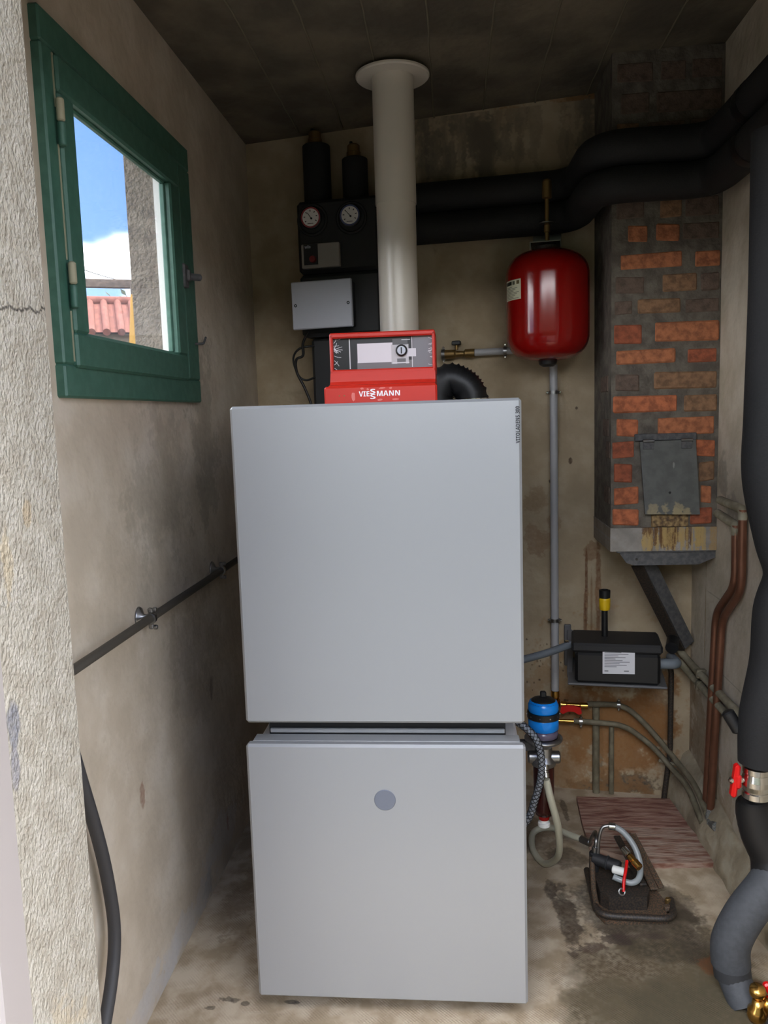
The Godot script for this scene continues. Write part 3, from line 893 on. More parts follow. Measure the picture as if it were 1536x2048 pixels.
	part(k, "knob_pointer", MB.new().lo_hi(Vector3(-0.1185, 1.6125, -1.894), Vector3(-0.1155, 1.627, -1.8925)), M.black)
	var zn := -1.8376
	text(t, "maker_lettering", "VIE", 0.0115, M.print_white, Transform3D(Basis(), Vector3(-0.2000, 1.5215, zn)), 0.024, 800)
	text(t, "maker_lettering", "S", 0.0105, M.print_white, Transform3D(Basis(), Vector3(-0.1805, 1.5265, zn)), 0.012, 800)
	text(t, "maker_lettering", "S", 0.0105, M.print_white, Transform3D(Basis(), Vector3(-0.1805, 1.5150, zn)), 0.012, 800)
	text(t, "maker_lettering", "MANN", 0.0115, M.print_white, Transform3D(Basis(), Vector3(-0.1455, 1.5215, zn)), 0.052, 800)
	var scrap := plain(Color(0.84, 0.45, 0.42), 0.35)
	for q in [[-0.226, 1.517, 0.006, 0.012], [-0.205, 1.5335, 0.005, 0.003], [-0.192, 1.532, 0.004, 0.003], [-0.16, 1.5335, 0.009, 0.0025], [-0.14, 1.533, 0.005, 0.003], [-0.13, 1.508, 0.010, 0.0025], [-0.165, 1.5075, 0.008, 0.003]]:
		var o := PackedVector2Array()
		for i in 9:
			var a := TAU * i / 9.0
			var w := rng.randf_range(0.55, 1.0)
			o.append(Vector2(q[0] + cos(a) * q[2] * w, q[1] + sin(a) * q[3] * w))
		part(t, "film_scrap", MB.new().plate(o, 0.0004, Transform3D(Basis(), Vector3(0, 0, zn + 0.0001))), scrap)
	for x in [-0.257, -0.246]:
		part(t, "indicator", MB.new().rod(Vector3(x, 1.519, -1.839), Vector3(x, 1.519, -1.8365), 0.0016, 10), M.brass_dull)

func flue() -> void:
	var c := Vector3(-0.170, 0, -2.68)
	var f := thing("flue_pipe", "white round flue pipe rising from the boiler to the ceiling", "flue pipe", Vector3(-0.170, 1.494, -2.68))
	part(f, "lower_pipe", MB.new().lathe([Vector2(0.063, 1.494), Vector2(0.063, 2.14)], c, Vector3.UP, 40), M.flue)
	part(f, "upper_pipe", MB.new().lathe([Vector2(0.0635, 2.137), Vector2(0.0655, 2.137), Vector2(0.0655, 2.56)], c, Vector3.UP, 40), M.flue)
	part(f, "ceiling_collar", MB.new().lathe([Vector2(0.066, 2.520), Vector2(0.112, 2.520), Vector2(0.116, 2.524), Vector2(0.116, 2.530), Vector2(0.066, 2.530)], c, Vector3.UP, 48), M.flue, "round white ceiling rosette")
	part(f, "outlet_socket", MB.new().lathe([Vector2(0.085, 1.4945), Vector2(0.085, 1.53), Vector2(0.064, 1.545)], c, Vector3.UP, 32), M.black)

func pump_group() -> void:
	var base := on_back(0.41, 1.40, 0.0)
	var t := thing("pump_group", "black insulated pump group with two round dials on the rear wall", "pump", base)
	part(t, "insulation_shell", back_mb().lo_hi(Vector3(0.262, 1.99, 0.0), Vector3(0.566, 2.245, 0.20), 0.012), M.black_soft)
	part(t, "insulation_shell", back_mb().lo_hi(Vector3(0.262, 1.765, 0.0), Vector3(0.566, 1.988, 0.195), 0.012), M.charcoal)
	part(t, "insulation_shell", back_mb().lo_hi(Vector3(0.285, 1.40, 0.0), Vector3(0.566, 1.763, 0.16), 0.012), M.charcoal)
	for k in 2:
		var s: float = [0.316, 0.461][k]
		var top: float = [2.462, 2.402][k]
		var st := part(t, "pipe_stub", back_mb().rod(Vector3(s, 2.2455, 0.10), Vector3(s, top, 0.10), [0.051, 0.047][k], 24, 0.003), M.foam)
		part(st, "threaded_end", back_mb().lathe([Vector2(0.024, 0.0), Vector2(0.026, 0.0), Vector2(0.026, 0.022), Vector2(0.023, 0.024), Vector2(0.023, 0.045), Vector2(0.018, 0.05), Vector2(0, 0.05)], Vector3(s - 0.003, top + 0.0005, 0.10), Vector3.UP, 18), M.brass_dull)
		part(st, "vent_screw", back_mb().rod(Vector3(s - 0.012, top + 0.051, 0.10), Vector3(s - 0.012, top + 0.062, 0.10), 0.006, 10, 0.001), M.black)
	for k in 2:
		var s: float = [0.319, 0.465][k]
		var y: float = [2.184, 2.180][k]
		var o := Vector3(s, y, 0.2005)
		var g := part(t, "thermometer", back_mb().lathe([Vector2(0, 0), Vector2(0.040, 0.0), Vector2(0.040, 0.010), Vector2(0.0365, 0.012), Vector2(0.0365, 0.009), Vector2(0, 0.009)], o, Vector3.BACK, 36), M.black)
		part(g, "dial_rim", back_mb().lathe([Vector2(0.031, 0.0092), Vector2(0.0363, 0.0092), Vector2(0.0363, 0.0102), Vector2(0.031, 0.0102)], o, Vector3.BACK, 36), [M.dial_red, M.dial_blue][k])
		part(g, "dial", back_mb().lathe([Vector2(0, 0.0092), Vector2(0.0308, 0.0092), Vector2(0.0308, 0.0100), Vector2(0, 0.0100)], o, Vector3.BACK, 36), M.dial)
		var mk := back_mb()
		for i in 7:
			var a := deg_to_rad(215.0 - i * 41.0)
			var d := Vector3(cos(a), sin(a), 0)
			mk.bar(o + d * 0.020 + Vector3(0, 0, 0.0104), o + d * 0.026 + Vector3(0, 0, 0.0104), 0.0030, 0.0006, Vector3.BACK)
		mk.lo_hi(o + Vector3(-0.012, -0.0225, 0.0101), o + Vector3(0.010, -0.0205, 0.0106))
		part(g, "dial_marks", mk, M.print_dark)
		var nd := Vector3(-0.58, 0.82, 0) if k == 0 else Vector3(-0.66, 0.75, 0)
		part(g, "needle", back_mb().bar(o + Vector3(0.003, -0.004, 0.0112), o + nd * 0.025 + Vector3(0.003, -0.004, 0.0112), 0.0022, 0.0008, Vector3.BACK).rod(o + Vector3(0.003, -0.004, 0.0105), o + Vector3(0.003, -0.004, 0.013), 0.0036, 12), M.black)
		part(g, "collar", back_mb().torus(o + Vector3(0.004, -0.008, 0.002), Vector3.BACK, 0.052, 0.006, 36), M.black_soft)
	var m := part(t, "pump_module", back_mb().lo_hi(Vector3(0.282, 2.005, 0.2005), Vector3(0.425, 2.090, 0.222), 0.003), M.grey_panel)
	part(m, "dark_field", back_mb().lo_hi(Vector3(0.292, 2.016, 0.2222), Vector3(0.345, 2.0885, 0.2232)), M.black_soft)
	part(m, "red_knob", back_mb().lathe([Vector2(0.0, 0.0), Vector2(0.013, 0), Vector2(0.011, 0.010), Vector2(0, 0.011)], Vector3(0.326, 2.035, 0.2233), Vector3.BACK, 20), plain(Color(0.45, 0.10, 0.10), 0.5))
	text(m, "maker_lettering", "wilo", 0.010, M.grey_box, back_frame() * Transform3D(Basis(), Vector3(0.308, 2.079, 0.2238)), 0.022, 700)
	# grey junction box in front of the shell
	var j := thing("junction_box", "light grey junction box with two screws below the dials", "junction box", on_back(0.365, 1.787, 0.2))
	part(j, "body", back_mb().lo_hi(Vector3(0.258, 1.792, 0.1955), Vector3(0.472, 1.950, 0.243), 0.004), M.charcoal)
	var cv := back_mb()
	cv.box(Vector3(0.3635, 1.8705, 0.252), Vector3(0.224, 0.167, 0.018), 0.003, Basis(Vector3.BACK, 0.008))
	var cov := part(j, "cover", cv, M.grey_box)
	for s in [0.266, 0.462]:
		part(cov, "screw", back_mb().lathe([Vector2(0.0025, 0.0), Vector2(0.0055, 0.0), Vector2(0.0055, 0.0012), Vector2(0.0025, 0.0012)], Vector3(s, 1.8705, 0.2612), Vector3.BACK, 16), M.print_dark)
	var cb := thing("cable_loop", "black cable looping out below the grey junction box", "cable", on_back(0.25, 1.50, 0.14))
	var p := []
	for q in [[0.300, 1.790, 0.21], [0.268, 1.745, 0.20], [0.262, 1.70, 0.19], [0.235, 1.685, 0.19], [0.232, 1.64, 0.18], [0.255, 1.585, 0.17], [0.275, 1.53, 0.165], [0.285, 1.48, 0.165]]:
		p.append(on_back(q[0], q[1], q[2]))
	part(cb, "cable", MB.new().tube(smooth(p), 0.005, 8), M.black)
	var p2 := []
	for q in [[0.30, 1.735, 0.166], [0.25, 1.725, 0.19], [0.222, 1.69, 0.185], [0.235, 1.63, 0.175], [0.262, 1.61, 0.168], [0.30, 1.62, 0.166]]:
		p2.append(on_back(q[0], q[1], q[2]))
	part(cb, "cable", MB.new().tube(smooth(p2), 0.004, 8), M.black)

func big_pipes() -> void:
	# two insulated pipes run along the rear wall, jog round the chimney and turn the corner along the right wall
	for k in 2:
		var y: float = [2.245, 2.138][k]
		var p := [on_back(0.5665, y, 0.082), on_back(1.245, y, 0.082), Vector3(0.452, y + 0.01, -2.625), Vector3(0.798, y + 0.012, -2.625), Vector3(0.798, y + 0.012, -1.25)]
		var pts := bent(p, 0.10, 10)
		var t := thing("insulated_pipe", ["upper of two thick black insulated pipes crossing in front of the chimney", "lower of two thick black insulated pipes crossing in front of the chimney"][k], "pipe", p[1], "paired heating pipes under the ceiling")
		part(t, "insulation", MB.new().tube(pts, 0.054, 20), M.foam)
		for z in [-2.3, -1.7]:
			part(t, "joint_tape", MB.new().tube([Vector3(0.798, y + 0.012, z - 0.02), Vector3(0.798, y + 0.012, z + 0.02)], 0.0555, 20, false), M.black)

func tank() -> void:
	var c := on_back(1.150, 0, 0.162)
	var t := thing("expansion_tank", "red cylindrical expansion tank with a white label on the rear wall", "tank", on_back(1.150, 1.64, 0.162))
	var prof := []
	for k in 13:
		var a := PI / 2.0 * k / 12.0
		prof.append(Vector2(0.142 * pow(sin(a), 0.62), 1.735 - 0.092 * pow(cos(a), 0.9)))
	for k in 13:
		var a := PI / 2.0 * k / 12.0
		prof.append(Vector2(0.142 * pow(cos(a), 0.62), 1.925 + 0.092 * pow(sin(a), 0.9)))
	part(t, "vessel", MB.new().lathe(prof, c, Vector3.UP, 48, true), M.tank_red)
	part(t, "bottom_port", MB.new().lathe([Vector2(0.034, 1.648), Vector2(0.030, 1.630), Vector2(0.018, 1.622), Vector2(0, 1.622)], c, Vector3.UP, 20), M.black)
	var lab := Image.create(128, 112, false, Image.FORMAT_RGB8)
	lab.fill(Color(0.80, 0.79, 0.68))
	lab.fill_rect(Rect2i(6, 8, 58, 20), Color(0.10, 0.11, 0.09))
	lab.fill_rect(Rect2i(70, 8, 18, 20), Color(0.28, 0.28, 0.22))
	lab.fill_rect(Rect2i(100, 8, 18, 20), Color(0.35, 0.30, 0.15))
	for k in 9:
		lab.fill_rect(Rect2i(8, 38 + k * 8, 60 + (k * 37) % 50, 3), Color(0.45, 0.45, 0.38))
	lab.fill_rect(Rect2i(0, 0, 128, 2), Color(0.5, 0.5, 0.42))
	var lmat := plain(Color.WHITE, 0.4)
	lmat.albedo_texture = ImageTexture.create_from_image(lab)
	# the label follows the round of the vessel
	var lb := MB.new()
	var a0 := deg_to_rad(126.0)
	var a1 := deg_to_rad(163.0)
	for k in 8:
		var u0 := k / 8.0
		var u1 := (k + 1) / 8.0
		var q := []
		for e in [[u0, 0], [u1, 0], [u1, 1], [u0, 1]]:
			var a := lerpf(a1, a0, e[0])
			var d := Vector3(cos(a), 0, sin(a)).rotated(Vector3.UP, -BACK_TURN)
			q.append(c + d * 0.1426 + Vector3(0, 1.845 if e[1] == 0 else 1.912, 0))
		var am := lerpf(a1, a0, (u0 + u1) / 2)
		lb.face(q, Vector3(cos(am), 0, sin(am)).rotated(Vector3.UP, -BACK_TURN), [Vector2(u0, 1), Vector2(u1, 1), Vector2(u1, 0), Vector2(u0, 0)])
	part(t, "label", lb, lmat)
	var top := MB.new().lathe([Vector2(0, 2.014), Vector2(0.044, 2.014), Vector2(0.044, 2.028), Vector2(0.03, 2.034), Vector2(0, 2.034)], c, Vector3.UP, 24)
	part(t, "top_flange", top, M.iron_dark)
	var br := back_mb()
	br.lo_hi(Vector3(1.095, 2.036, 0.002), Vector3(1.195, 2.040, 0.21), 0.001)
	br.lo_hi(Vector3(1.095, 2.000, 0.002), Vector3(1.195, 2.100, 0.006), 0.001)
	br.lo_hi(Vector3(1.093, 2.012, 0.19), Vector3(1.097, 2.040, 0.212), 0.001)
	part(t, "wall_bracket", br, M.steel)
	part(t, "valve_stem", MB.new().lathe([Vector2(0.008, 2.041), Vector2(0.008, 2.075), Vector2(0.011, 2.078), Vector2(0.011, 2.10), Vector2(0.008, 2.104), Vector2(0.008, 2.185), Vector2(0.0165, 2.19), Vector2(0.0165, 2.243), Vector2(0.012, 2.25), Vector2(0, 2.25)], c, Vector3.UP, 16), M.brass_dull)
	part(t, "valve_washer", MB.new().lathe([Vector2(0, 2.105), Vector2(0.027, 2.105), Vector2(0.027, 2.108), Vector2(0, 2.108)], c, Vector3.UP, 20), M.steel)

func wall_clamp(parent: Node3D, c: Vector3, axis: Vector3, across: Vector3, r: float) -> void:
	var cl := MB.new()
	cl.lathe([Vector2(r, -0.006), Vector2(r + 0.0035, -0.006), Vector2(r + 0.0035, 0.006), Vector2(r, 0.006)], c, axis, 18)
	for s in [-1.0, 1.0]:
		cl.box(c + across * s * (r + 0.007), Vector3(0.008, 0.008, 0.010), 0.002)
	var p := part(parent, "pipe_clamp", cl, M.steel)
	for s in [-1.0, 1.0]:
		part(p, "clamp_screw", MB.new().rod(c + across * s * (r + 0.009) - axis.cross(across) * 0.006, c + across * s * (r + 0.009) + axis.cross(across) * 0.008, 0.0035, 10, 0.001), M.chrome)

func small_pipes() -> void:
	var along := (back_frame().basis * Vector3.RIGHT)
	# grey pipe from the tank down to the floor valve
	var t := thing("grey_pipe", "upright grey pipe running down the rear wall below the red tank", "pipe", on_back(1.166, 0.40, 0.03))
	part(t, "pipe", back_mb().rod(Vector3(1.166, 0.405, 0.03), Vector3(1.166, 1.635, 0.03), 0.0145, 18), M.pipe_grey)
	for y in [1.535, 0.681]:
		wall_clamp(t, on_back(1.166, y, 0.03), Vector3.UP, along, 0.0147)
	part(t, "brass_elbow", back_mb().lathe([Vector2(0, 0.335), Vector2(0.014, 0.335), Vector2(0.018, 0.345), Vector2(0.018, 0.370), Vector2(0.014, 0.375), Vector2(0.0165, 0.380), Vector2(0.0165, 0.404), Vector2(0, 0.404)], Vector3(1.166, 0, 0.03), Vector3.UP, 12), M.brass)
	# short grey pipe and brass safety valve by the control unit
	var h := thing("safety_valve", "brass valve on a short grey pipe left of the red tank", "valve", on_back(0.87, 1.69, 0.03))
	part(h, "pipe", back_mb().rod(Vector3(0.88, 1.692, 0.03), Vector3(1.02, 1.692, 0.03), 0.013, 16), M.pipe_grey)
	part(h, "valve_body", back_mb().lathe([Vector2(0, 0), Vector2(0.012, 0), Vector2(0.017, 0.006), Vector2(0.017, 0.05), Vector2(0.012, 0.056), Vector2(0.010, 0.085), Vector2(0.0165, 0.09), Vector2(0.0165, 0.125), Vector2(0, 0.125)], Vector3(0.754, 1.690, 0.03), Vector3.RIGHT, 14), M.brass_dull)
	var hd := part(h, "lever", back_mb().lo_hi(Vector3(0.795, 1.722, 0.018), Vector3(0.828, 1.738, 0.042), 0.003), M.black)
	part(hd, "lever_stem", back_mb().rod(Vector3(0.812, 1.705, 0.03), Vector3(0.812, 1.722, 0.03), 0.006, 10), M.brass_dull)
	wall_clamp(h, on_back(0.992, 1.692, 0.03), along, Vector3.UP, 0.0135)
	wall_clamp(h, on_back(0.762, 1.690, 0.03), along, Vector3.UP, 0.0175)
	# ribbed air hose rising behind the boiler
	var hp := []
	for q in [[-0.046, 1.497, -2.42], [-0.042, 1.535, -2.42], [-0.012, 1.570, -2.42], [0.030, 1.555, -2.42], [0.052, 1.525, -2.42], [0.055, 1.497, -2.42]]:
		hp.append(Vector3(q[0], q[1], q[2]))
	var path := spaced(smooth(hp), 0.0045)
	var rr := []
	for k in path.size():
		rr.append(0.050 if k % 3 == 0 else 0.045)
	var a := thing("air_hose", "black ribbed air hose arching behind the red control unit", "hose", Vector3(0.0, 1.494, -2.42))
	part(a, "ribbed_hose", MB.new().tube(path, rr, 20), M.black)
	part(a, "hose_clamp", MB.new().tube([Vector3(0.0545, 1.512, -2.42), Vector3(0.055, 1.500, -2.42)], 0.0515, 24, false), M.chrome)
	part(a, "clamp_screw", MB.new().box(Vector3(0.040, 1.508, -2.366), Vector3(0.024, 0.012, 0.010), 0.003), M.chrome)
	# oil line with the red lever
	var o := thing("oil_valve", "small red lever valve on the oil line beside the blue filter", "valve", on_back(1.18, 0.33, 0.03))
	part(o, "brass_body", back_mb().lathe([Vector2(0, 0), Vector2(0.012, 0), Vector2(0.012, 0.02), Vector2(0.009, 0.024), Vector2(0.009, 0.07), Vector2(0.012, 0.074), Vector2(0.012, 0.10), Vector2(0, 0.10)], Vector3(1.187, 0.352, 0.035), Vector3.RIGHT, 12), M.brass)
	part(o, "red_lever", back_mb().plate(PackedVector2Array([Vector2(-0.040, -0.012), Vector2(-0.030, -0.018), Vector2(-0.010, -0.007), Vector2(0.010, -0.007), Vector2(0.030, -0.018), Vector2(0.040, -0.012), Vector2(0.036, 0.010), Vector2(0.012, 0.016), Vector2(-0.012, 0.016), Vector2(-0.036, 0.010)]), 0.010, Transform3D(Basis(), Vector3(1.225, 0.342, 0.050))), M.handle_red)
	part(o, "copper_end", back_mb().rod(Vector3(1.15, 0.286, 0.035), Vector3(1.236, 0.288, 0.035), 0.007, 12), M.brass)
	# two old oil pipes bending from the rear wall along the right wall
	for k in 2:
		var p: Array
		if k == 0:
			p = [on_back(1.285, 0.357, 0.03), on_back(1.42, 0.362, 0.03), on_back(1.50, 0.29, 0.035), on_back(1.585, 0.19, 0.05), Vector3(0.822, 0.145, -2.80), Vector3(0.822, 0.110, -2.66)]
		else:
			p = [on_back(1.235, 0.290, 0.035), on_back(1.42, 0.285, 0.035), on_back(1.52, 0.215, 0.045), on_back(1.575, 0.155, 0.065), Vector3(0.805, 0.125, -2.82), Vector3(0.808, 0.075, -2.66)]
		var d := thing("oil_pipe", ["upper grey oil pipe bending round the corner to the right wall", "lower grey oil pipe bending round the corner to the right wall"][k], "pipe", p[0], "old pipes low in the corner")
		part(d, "pipe", MB.new().tube(bent(p, 0.05), 0.0105, 12), M.old_pipe)
		wall_clamp(d, on_back(1.40 if k == 0 else 1.262, 0.361 if k == 0 else 0.289, 0.03 if k == 0 else 0.035), along, Vector3.UP, 0.0108)
	for k in 2:
		var s: float = [1.318, 1.375][k]
		var y1: float = [0.345, 0.270][k]
		var d := thing("riser_pipe", ["thicker upright grey pipe going into the floor under the black box", "thinner upright grey pipe going into the floor under the black box"][k], "pipe", on_back(s, 0.0, 0.02), "old pipes low in the corner")
		part(d, "pipe", back_mb().rod(Vector3(s, -0.02, 0.018), Vector3(s, y1, 0.018), [0.013, 0.0095][k], 12), M.old_pipe)
	var cr := thing("corner_pipe", "thin dark pipe standing in the right rear corner", "pipe", Vector3(0.80, 0.0, -2.965))
	part(cr, "pipe", MB.new().tube(bent([Vector3(0.745, 0.555, -2.93), Vector3(0.775, 0.52, -2.945), Vector3(0.777, 0.20, -2.955), Vector3(0.755, 0.0, -2.955)], 0.03), 0.010, 12), M.iron_dark)
	part(cr, "bracket", MB.new().bar(Vector3(0.735, 0.165, -2.95), Vector3(0.80, 0.15, -2.95), 0.012, 0.012, Vector3.UP, 0.003), M.pale_pipe)

func chimney() -> void:
	var x0 := 0.514
	var x1 := RIGHT_X - 0.001
	var zf := -2.724
	var t := thing("chimney", "old brick chimney stack corbelled out of the right rear corner", "chimney", Vector3(0.685, 0.995, -2.88))
	var body := MB.new()
	body.plate(PackedVector2Array([Vector2(x0, -3.040), Vector2(x1, -2.990), Vector2(x1, zf), Vector2(x0, zf)]), 1.50, Transform3D(Basis(Vector3(1, 0, 0), Vector3(0, 0, 1), Vector3(0, 1, 0)), Vector3(0, 1.075, 0)))
	part(t, "mortar_core", body, M.mortar)
	# bricks: bottom, top, then [left, right, tone]
	var rows := [
		[2.475, 2.535, [[0.527, 0.64, 3], [0.66, 0.74, 3], [0.755, 0.85, 3]]], [2.385, 2.448, [[0.54, 0.63, 3], [0.65, 0.85, 3]]], [2.305, 2.36, [[0.527, 0.60, 2], [0.62, 0.74, 3], [0.755, 0.85, 3]]], [2.22, 2.28, [[0.525, 0.70, 3], [0.72, 0.85, 3]]], [2.145, 2.20, [[0.525, 0.60, 3], [0.62, 0.74, 3], [0.755, 0.85, 3]]],
		[2.065, 2.128, [[0.527, 0.617, 3], [0.663, 0.732, 2], [0.740, 0.847, 3]]], [1.993, 2.047, [[0.563, 0.628, 1], [0.652, 0.726, 1], [0.733, 0.849, 3]]], [1.910, 1.961, [[0.540, 0.735, 1], [0.773, 0.853, 1]]],
		[1.834, 1.891, [[0.525, 0.619, 3], [0.673, 0.782, 2], [0.793, 0.851, 3]]], [1.768, 1.815, [[0.522, 0.582, 3], [0.596, 0.732, 2], [0.744, 0.853, 3]]], [1.676, 1.740, [[0.521, 0.612, 0], [0.651, 0.853, 1]]],
		[1.610, 1.657, [[0.529, 0.718, 1], [0.754, 0.848, 0]]], [1.525, 1.581, [[0.526, 0.605, 3], [0.650, 0.849, 2]]], [1.454, 1.509, [[0.520, 0.725, 4], [0.745, 0.851, 2]]],
		[1.376, 1.436, [[0.530, 0.603, 4], [0.662, 0.844, 1]]], [1.304, 1.363, [[0.516, 0.591, 0], [0.782, 0.849, 4]]], [1.225, 1.290, [[0.522, 0.585, 0], [0.795, 0.847, 2]]],
		[1.151, 1.212, [[0.522, 0.606, 4], [0.801, 0.840, 1]]], [1.082, 1.138, [[0.519, 0.606, 4], [0.770, 0.842, 0]]],
	]
	for r in rows:
		for q in r[2]:
			var b := MB.new()
			var c := Vector3((q[0] + q[1]) / 2.0, (r[0] + r[1]) / 2.0, zf - 0.016 + rng.randf_range(-0.001, 0.0015))
			b.box(c, Vector3(q[1] - q[0], r[1] - r[0], 0.038), 0.005, Basis(Vector3.BACK, rng.randf_range(-0.012, 0.012)) * Basis(Vector3.UP, rng.randf_range(-0.01, 0.01)))
			for i in b.v.size():      # worn, uneven outline
				b.v[i] += Vector3(rng.randf_range(-0.0, 0.0), 0.0025 * sin(b.v[i].x * 61.0 + c.y * 40.0), 0.0)
			part(t, "brick", b, M["brick%d" % q[2]])
	# bricks of the dark left flank, the few that show through the render
	for q in [[1.376, 1.436, -2.86, -2.76], [1.304, 1.363, -2.80, -2.735], [1.151, 1.212, -2.83, -2.74], [1.525, 1.581, -2.90, -2.77]]:
		part(t, "brick", MB.new().lo_hi(Vector3(x0 - 0.003, q[0], q[2]), Vector3(x0 + 0.03, q[1], q[3]), 0.004), M.brick3)
	# concrete base with tar runs
	var bm: StandardMaterial3D = M.base_concrete.duplicate()
	var blots := []
	for k in 70:
		var tar := rng.randf() < 0.35
		blots.append([0.135 + rng.randf_range(-0.035, 0.17) , rng.randf_range(0.0, 0.05), rng.randf_range(0.003, 0.010), rng.randf_range(0.02, 0.07), Color(0.36, 0.25, 0.14) if tar else Color(0.66, 0.56, 0.36), 0.85, 0.45])
	blots.append([0.335, 0.05, 0.016, 0.06, Color(0.62, 0.50, 0.30), 0.8, 0.5])
	add_stains(bm, stains(0.345, 0.09, 900.0, blots, 55))
	var base := MB.new()
	base.flat_uv = func(p: Vector3) -> Vector2: return Vector2((p.x - 0.512) / 0.345, (1.078 - p.y) / 0.09)
	base.plate(PackedVector2Array([Vector2(x0 - 0.002, -3.041), Vector2(x1, -2.990), Vector2(x1, zf + 0.006), Vector2(x0 - 0.002, zf + 0.006)]), 0.0785, Transform3D(Basis(Vector3(1, 0, 0), Vector3(0, 0, 1), Vector3(0, 1, 0)), Vector3(0, 0.996, 0)))
	part(t, "concrete_base", base, bm)
	part(t, "tar_run", MB.new().lo_hi(Vector3(0.645, 1.076, zf - 0.004), Vector3(0.765, 1.118, zf + 0.0035), 0.002), mottled(Color(0.28, 0.21, 0.14), Color(0.46, 0.37, 0.24), Color(0.60, 0.50, 0.33), 4.0, 0.02, 57, 0.7))
	# sheet-metal soot door, hung a little askew
	var hm := mottled(Color(0.33, 0.335, 0.325), Color(0.355, 0.36, 0.35), Color(0.38, 0.382, 0.372), 3.0, 0.012, 58, 0.6)
	var hblots := []
	for k in 16:
		hblots.append([rng.randf_range(0.0, 0.17), 0.262 - rng.randf_range(-0.01, 0.028), rng.randf_range(0.008, 0.02), rng.randf_range(0.008, 0.028), Color(0.60, 0.55, 0.43), 0.8, 0.6])
	hblots.append([0.10, 0.10, 0.003, 0.012, Color(0.62, 0.62, 0.60), 0.6, 0.5])
	add_stains(hm, stains(0.18, 0.262, 700.0, hblots, 59))
	var d := thing("soot_door", "grey sheet-metal soot door hanging on two hinges on the brick chimney", "hatch", Vector3(0.70, 1.12, -2.70))
	part(d, "frame", MB.new().lo_hi(Vector3(0.588, 1.362, zf + 0.003), Vector3(0.785, 1.385, zf + 0.012), 0.002), M.iron)
	var leaf := MB.new()
	leaf.flat_uv = func(p: Vector3) -> Vector2: return Vector2((p.x - 0.61) / 0.18, (1.381 - p.y) / 0.262)
	leaf.plate(PackedVector2Array([Vector2(0.602, 1.360), Vector2(0.779, 1.363), Vector2(0.796, 1.118), Vector2(0.621, 1.122)]), 0.008, Transform3D(Basis(), Vector3(0, 0, zf + 0.0145)))
	part(d, "leaf", leaf, hm)
	part(d, "handle_hole", MB.new().rod(Vector3(0.699, 1.192, zf + 0.0228), Vector3(0.699, 1.192, zf + 0.0240), 0.0042, 12), M.black)
	for x in [0.629, 0.750]:
		var hg := part(d, "hinge", MB.new().rod(Vector3(x - 0.018, 1.362, zf + 0.026), Vector3(x + 0.018, 1.362, zf + 0.026), 0.005, 10), M.steel)
		part(hg, "hinge_plate", MB.new().lo_hi(Vector3(x - 0.017, 1.335, zf + 0.0228), Vector3(x + 0.017, 1.361, zf + 0.0255), 0.001), M.iron)
	# angle-iron support under the base
	var s := thing("chimney_bracket", "dark angle-iron bracket with a slanting strut under the chimney", "bracket", Vector3(0.68, 0.62, -2.85))
	var an := MB.new()
	an.lo_hi(Vector3(0.535, 0.990, -2.80), Vector3(0.855, 0.9955, -2.722), 0.001)
	an.plate(PackedVector2Array([Vector2(0.543, 0.990), Vector2(0.855, 0.990), Vector2(0.855, 0.970), Vector2(0.80, 0.947), Vector2(0.59, 0.947), Vector2(0.566, 0.956)]), 0.006, Transform3D(Basis(), Vector3(0, 0, -2.732)))
	part(s, "angle_ledge", an, M.iron)
	part(s, "rivet", MB.new().rod(Vector3(0.60, 0.968, -2.7255), Vector3(0.60, 0.968, -2.722), 0.004, 10), M.iron_dark)
	var sa := Vector3(0.628, 0.945, -2.775)
	var sb := Vector3(0.815, 0.600, -2.935)
	var z := (sb - sa).normalized()
	var across := Vector3.BACK.cross(z).normalized()
	part(s, "strut_flange", MB.new().bar(sa + across * -0.018, sb + across * -0.018, 0.042, 0.006, Vector3(-0.62, -0.1, 0.8), 0.001), M.iron_dark)
	part(s, "strut_web", MB.new().bar(sa + across * 0.022, sb + across * 0.022, 0.046, 0.006, Vector3(0.25, 0.2, 1.0), 0.001), M.iron)

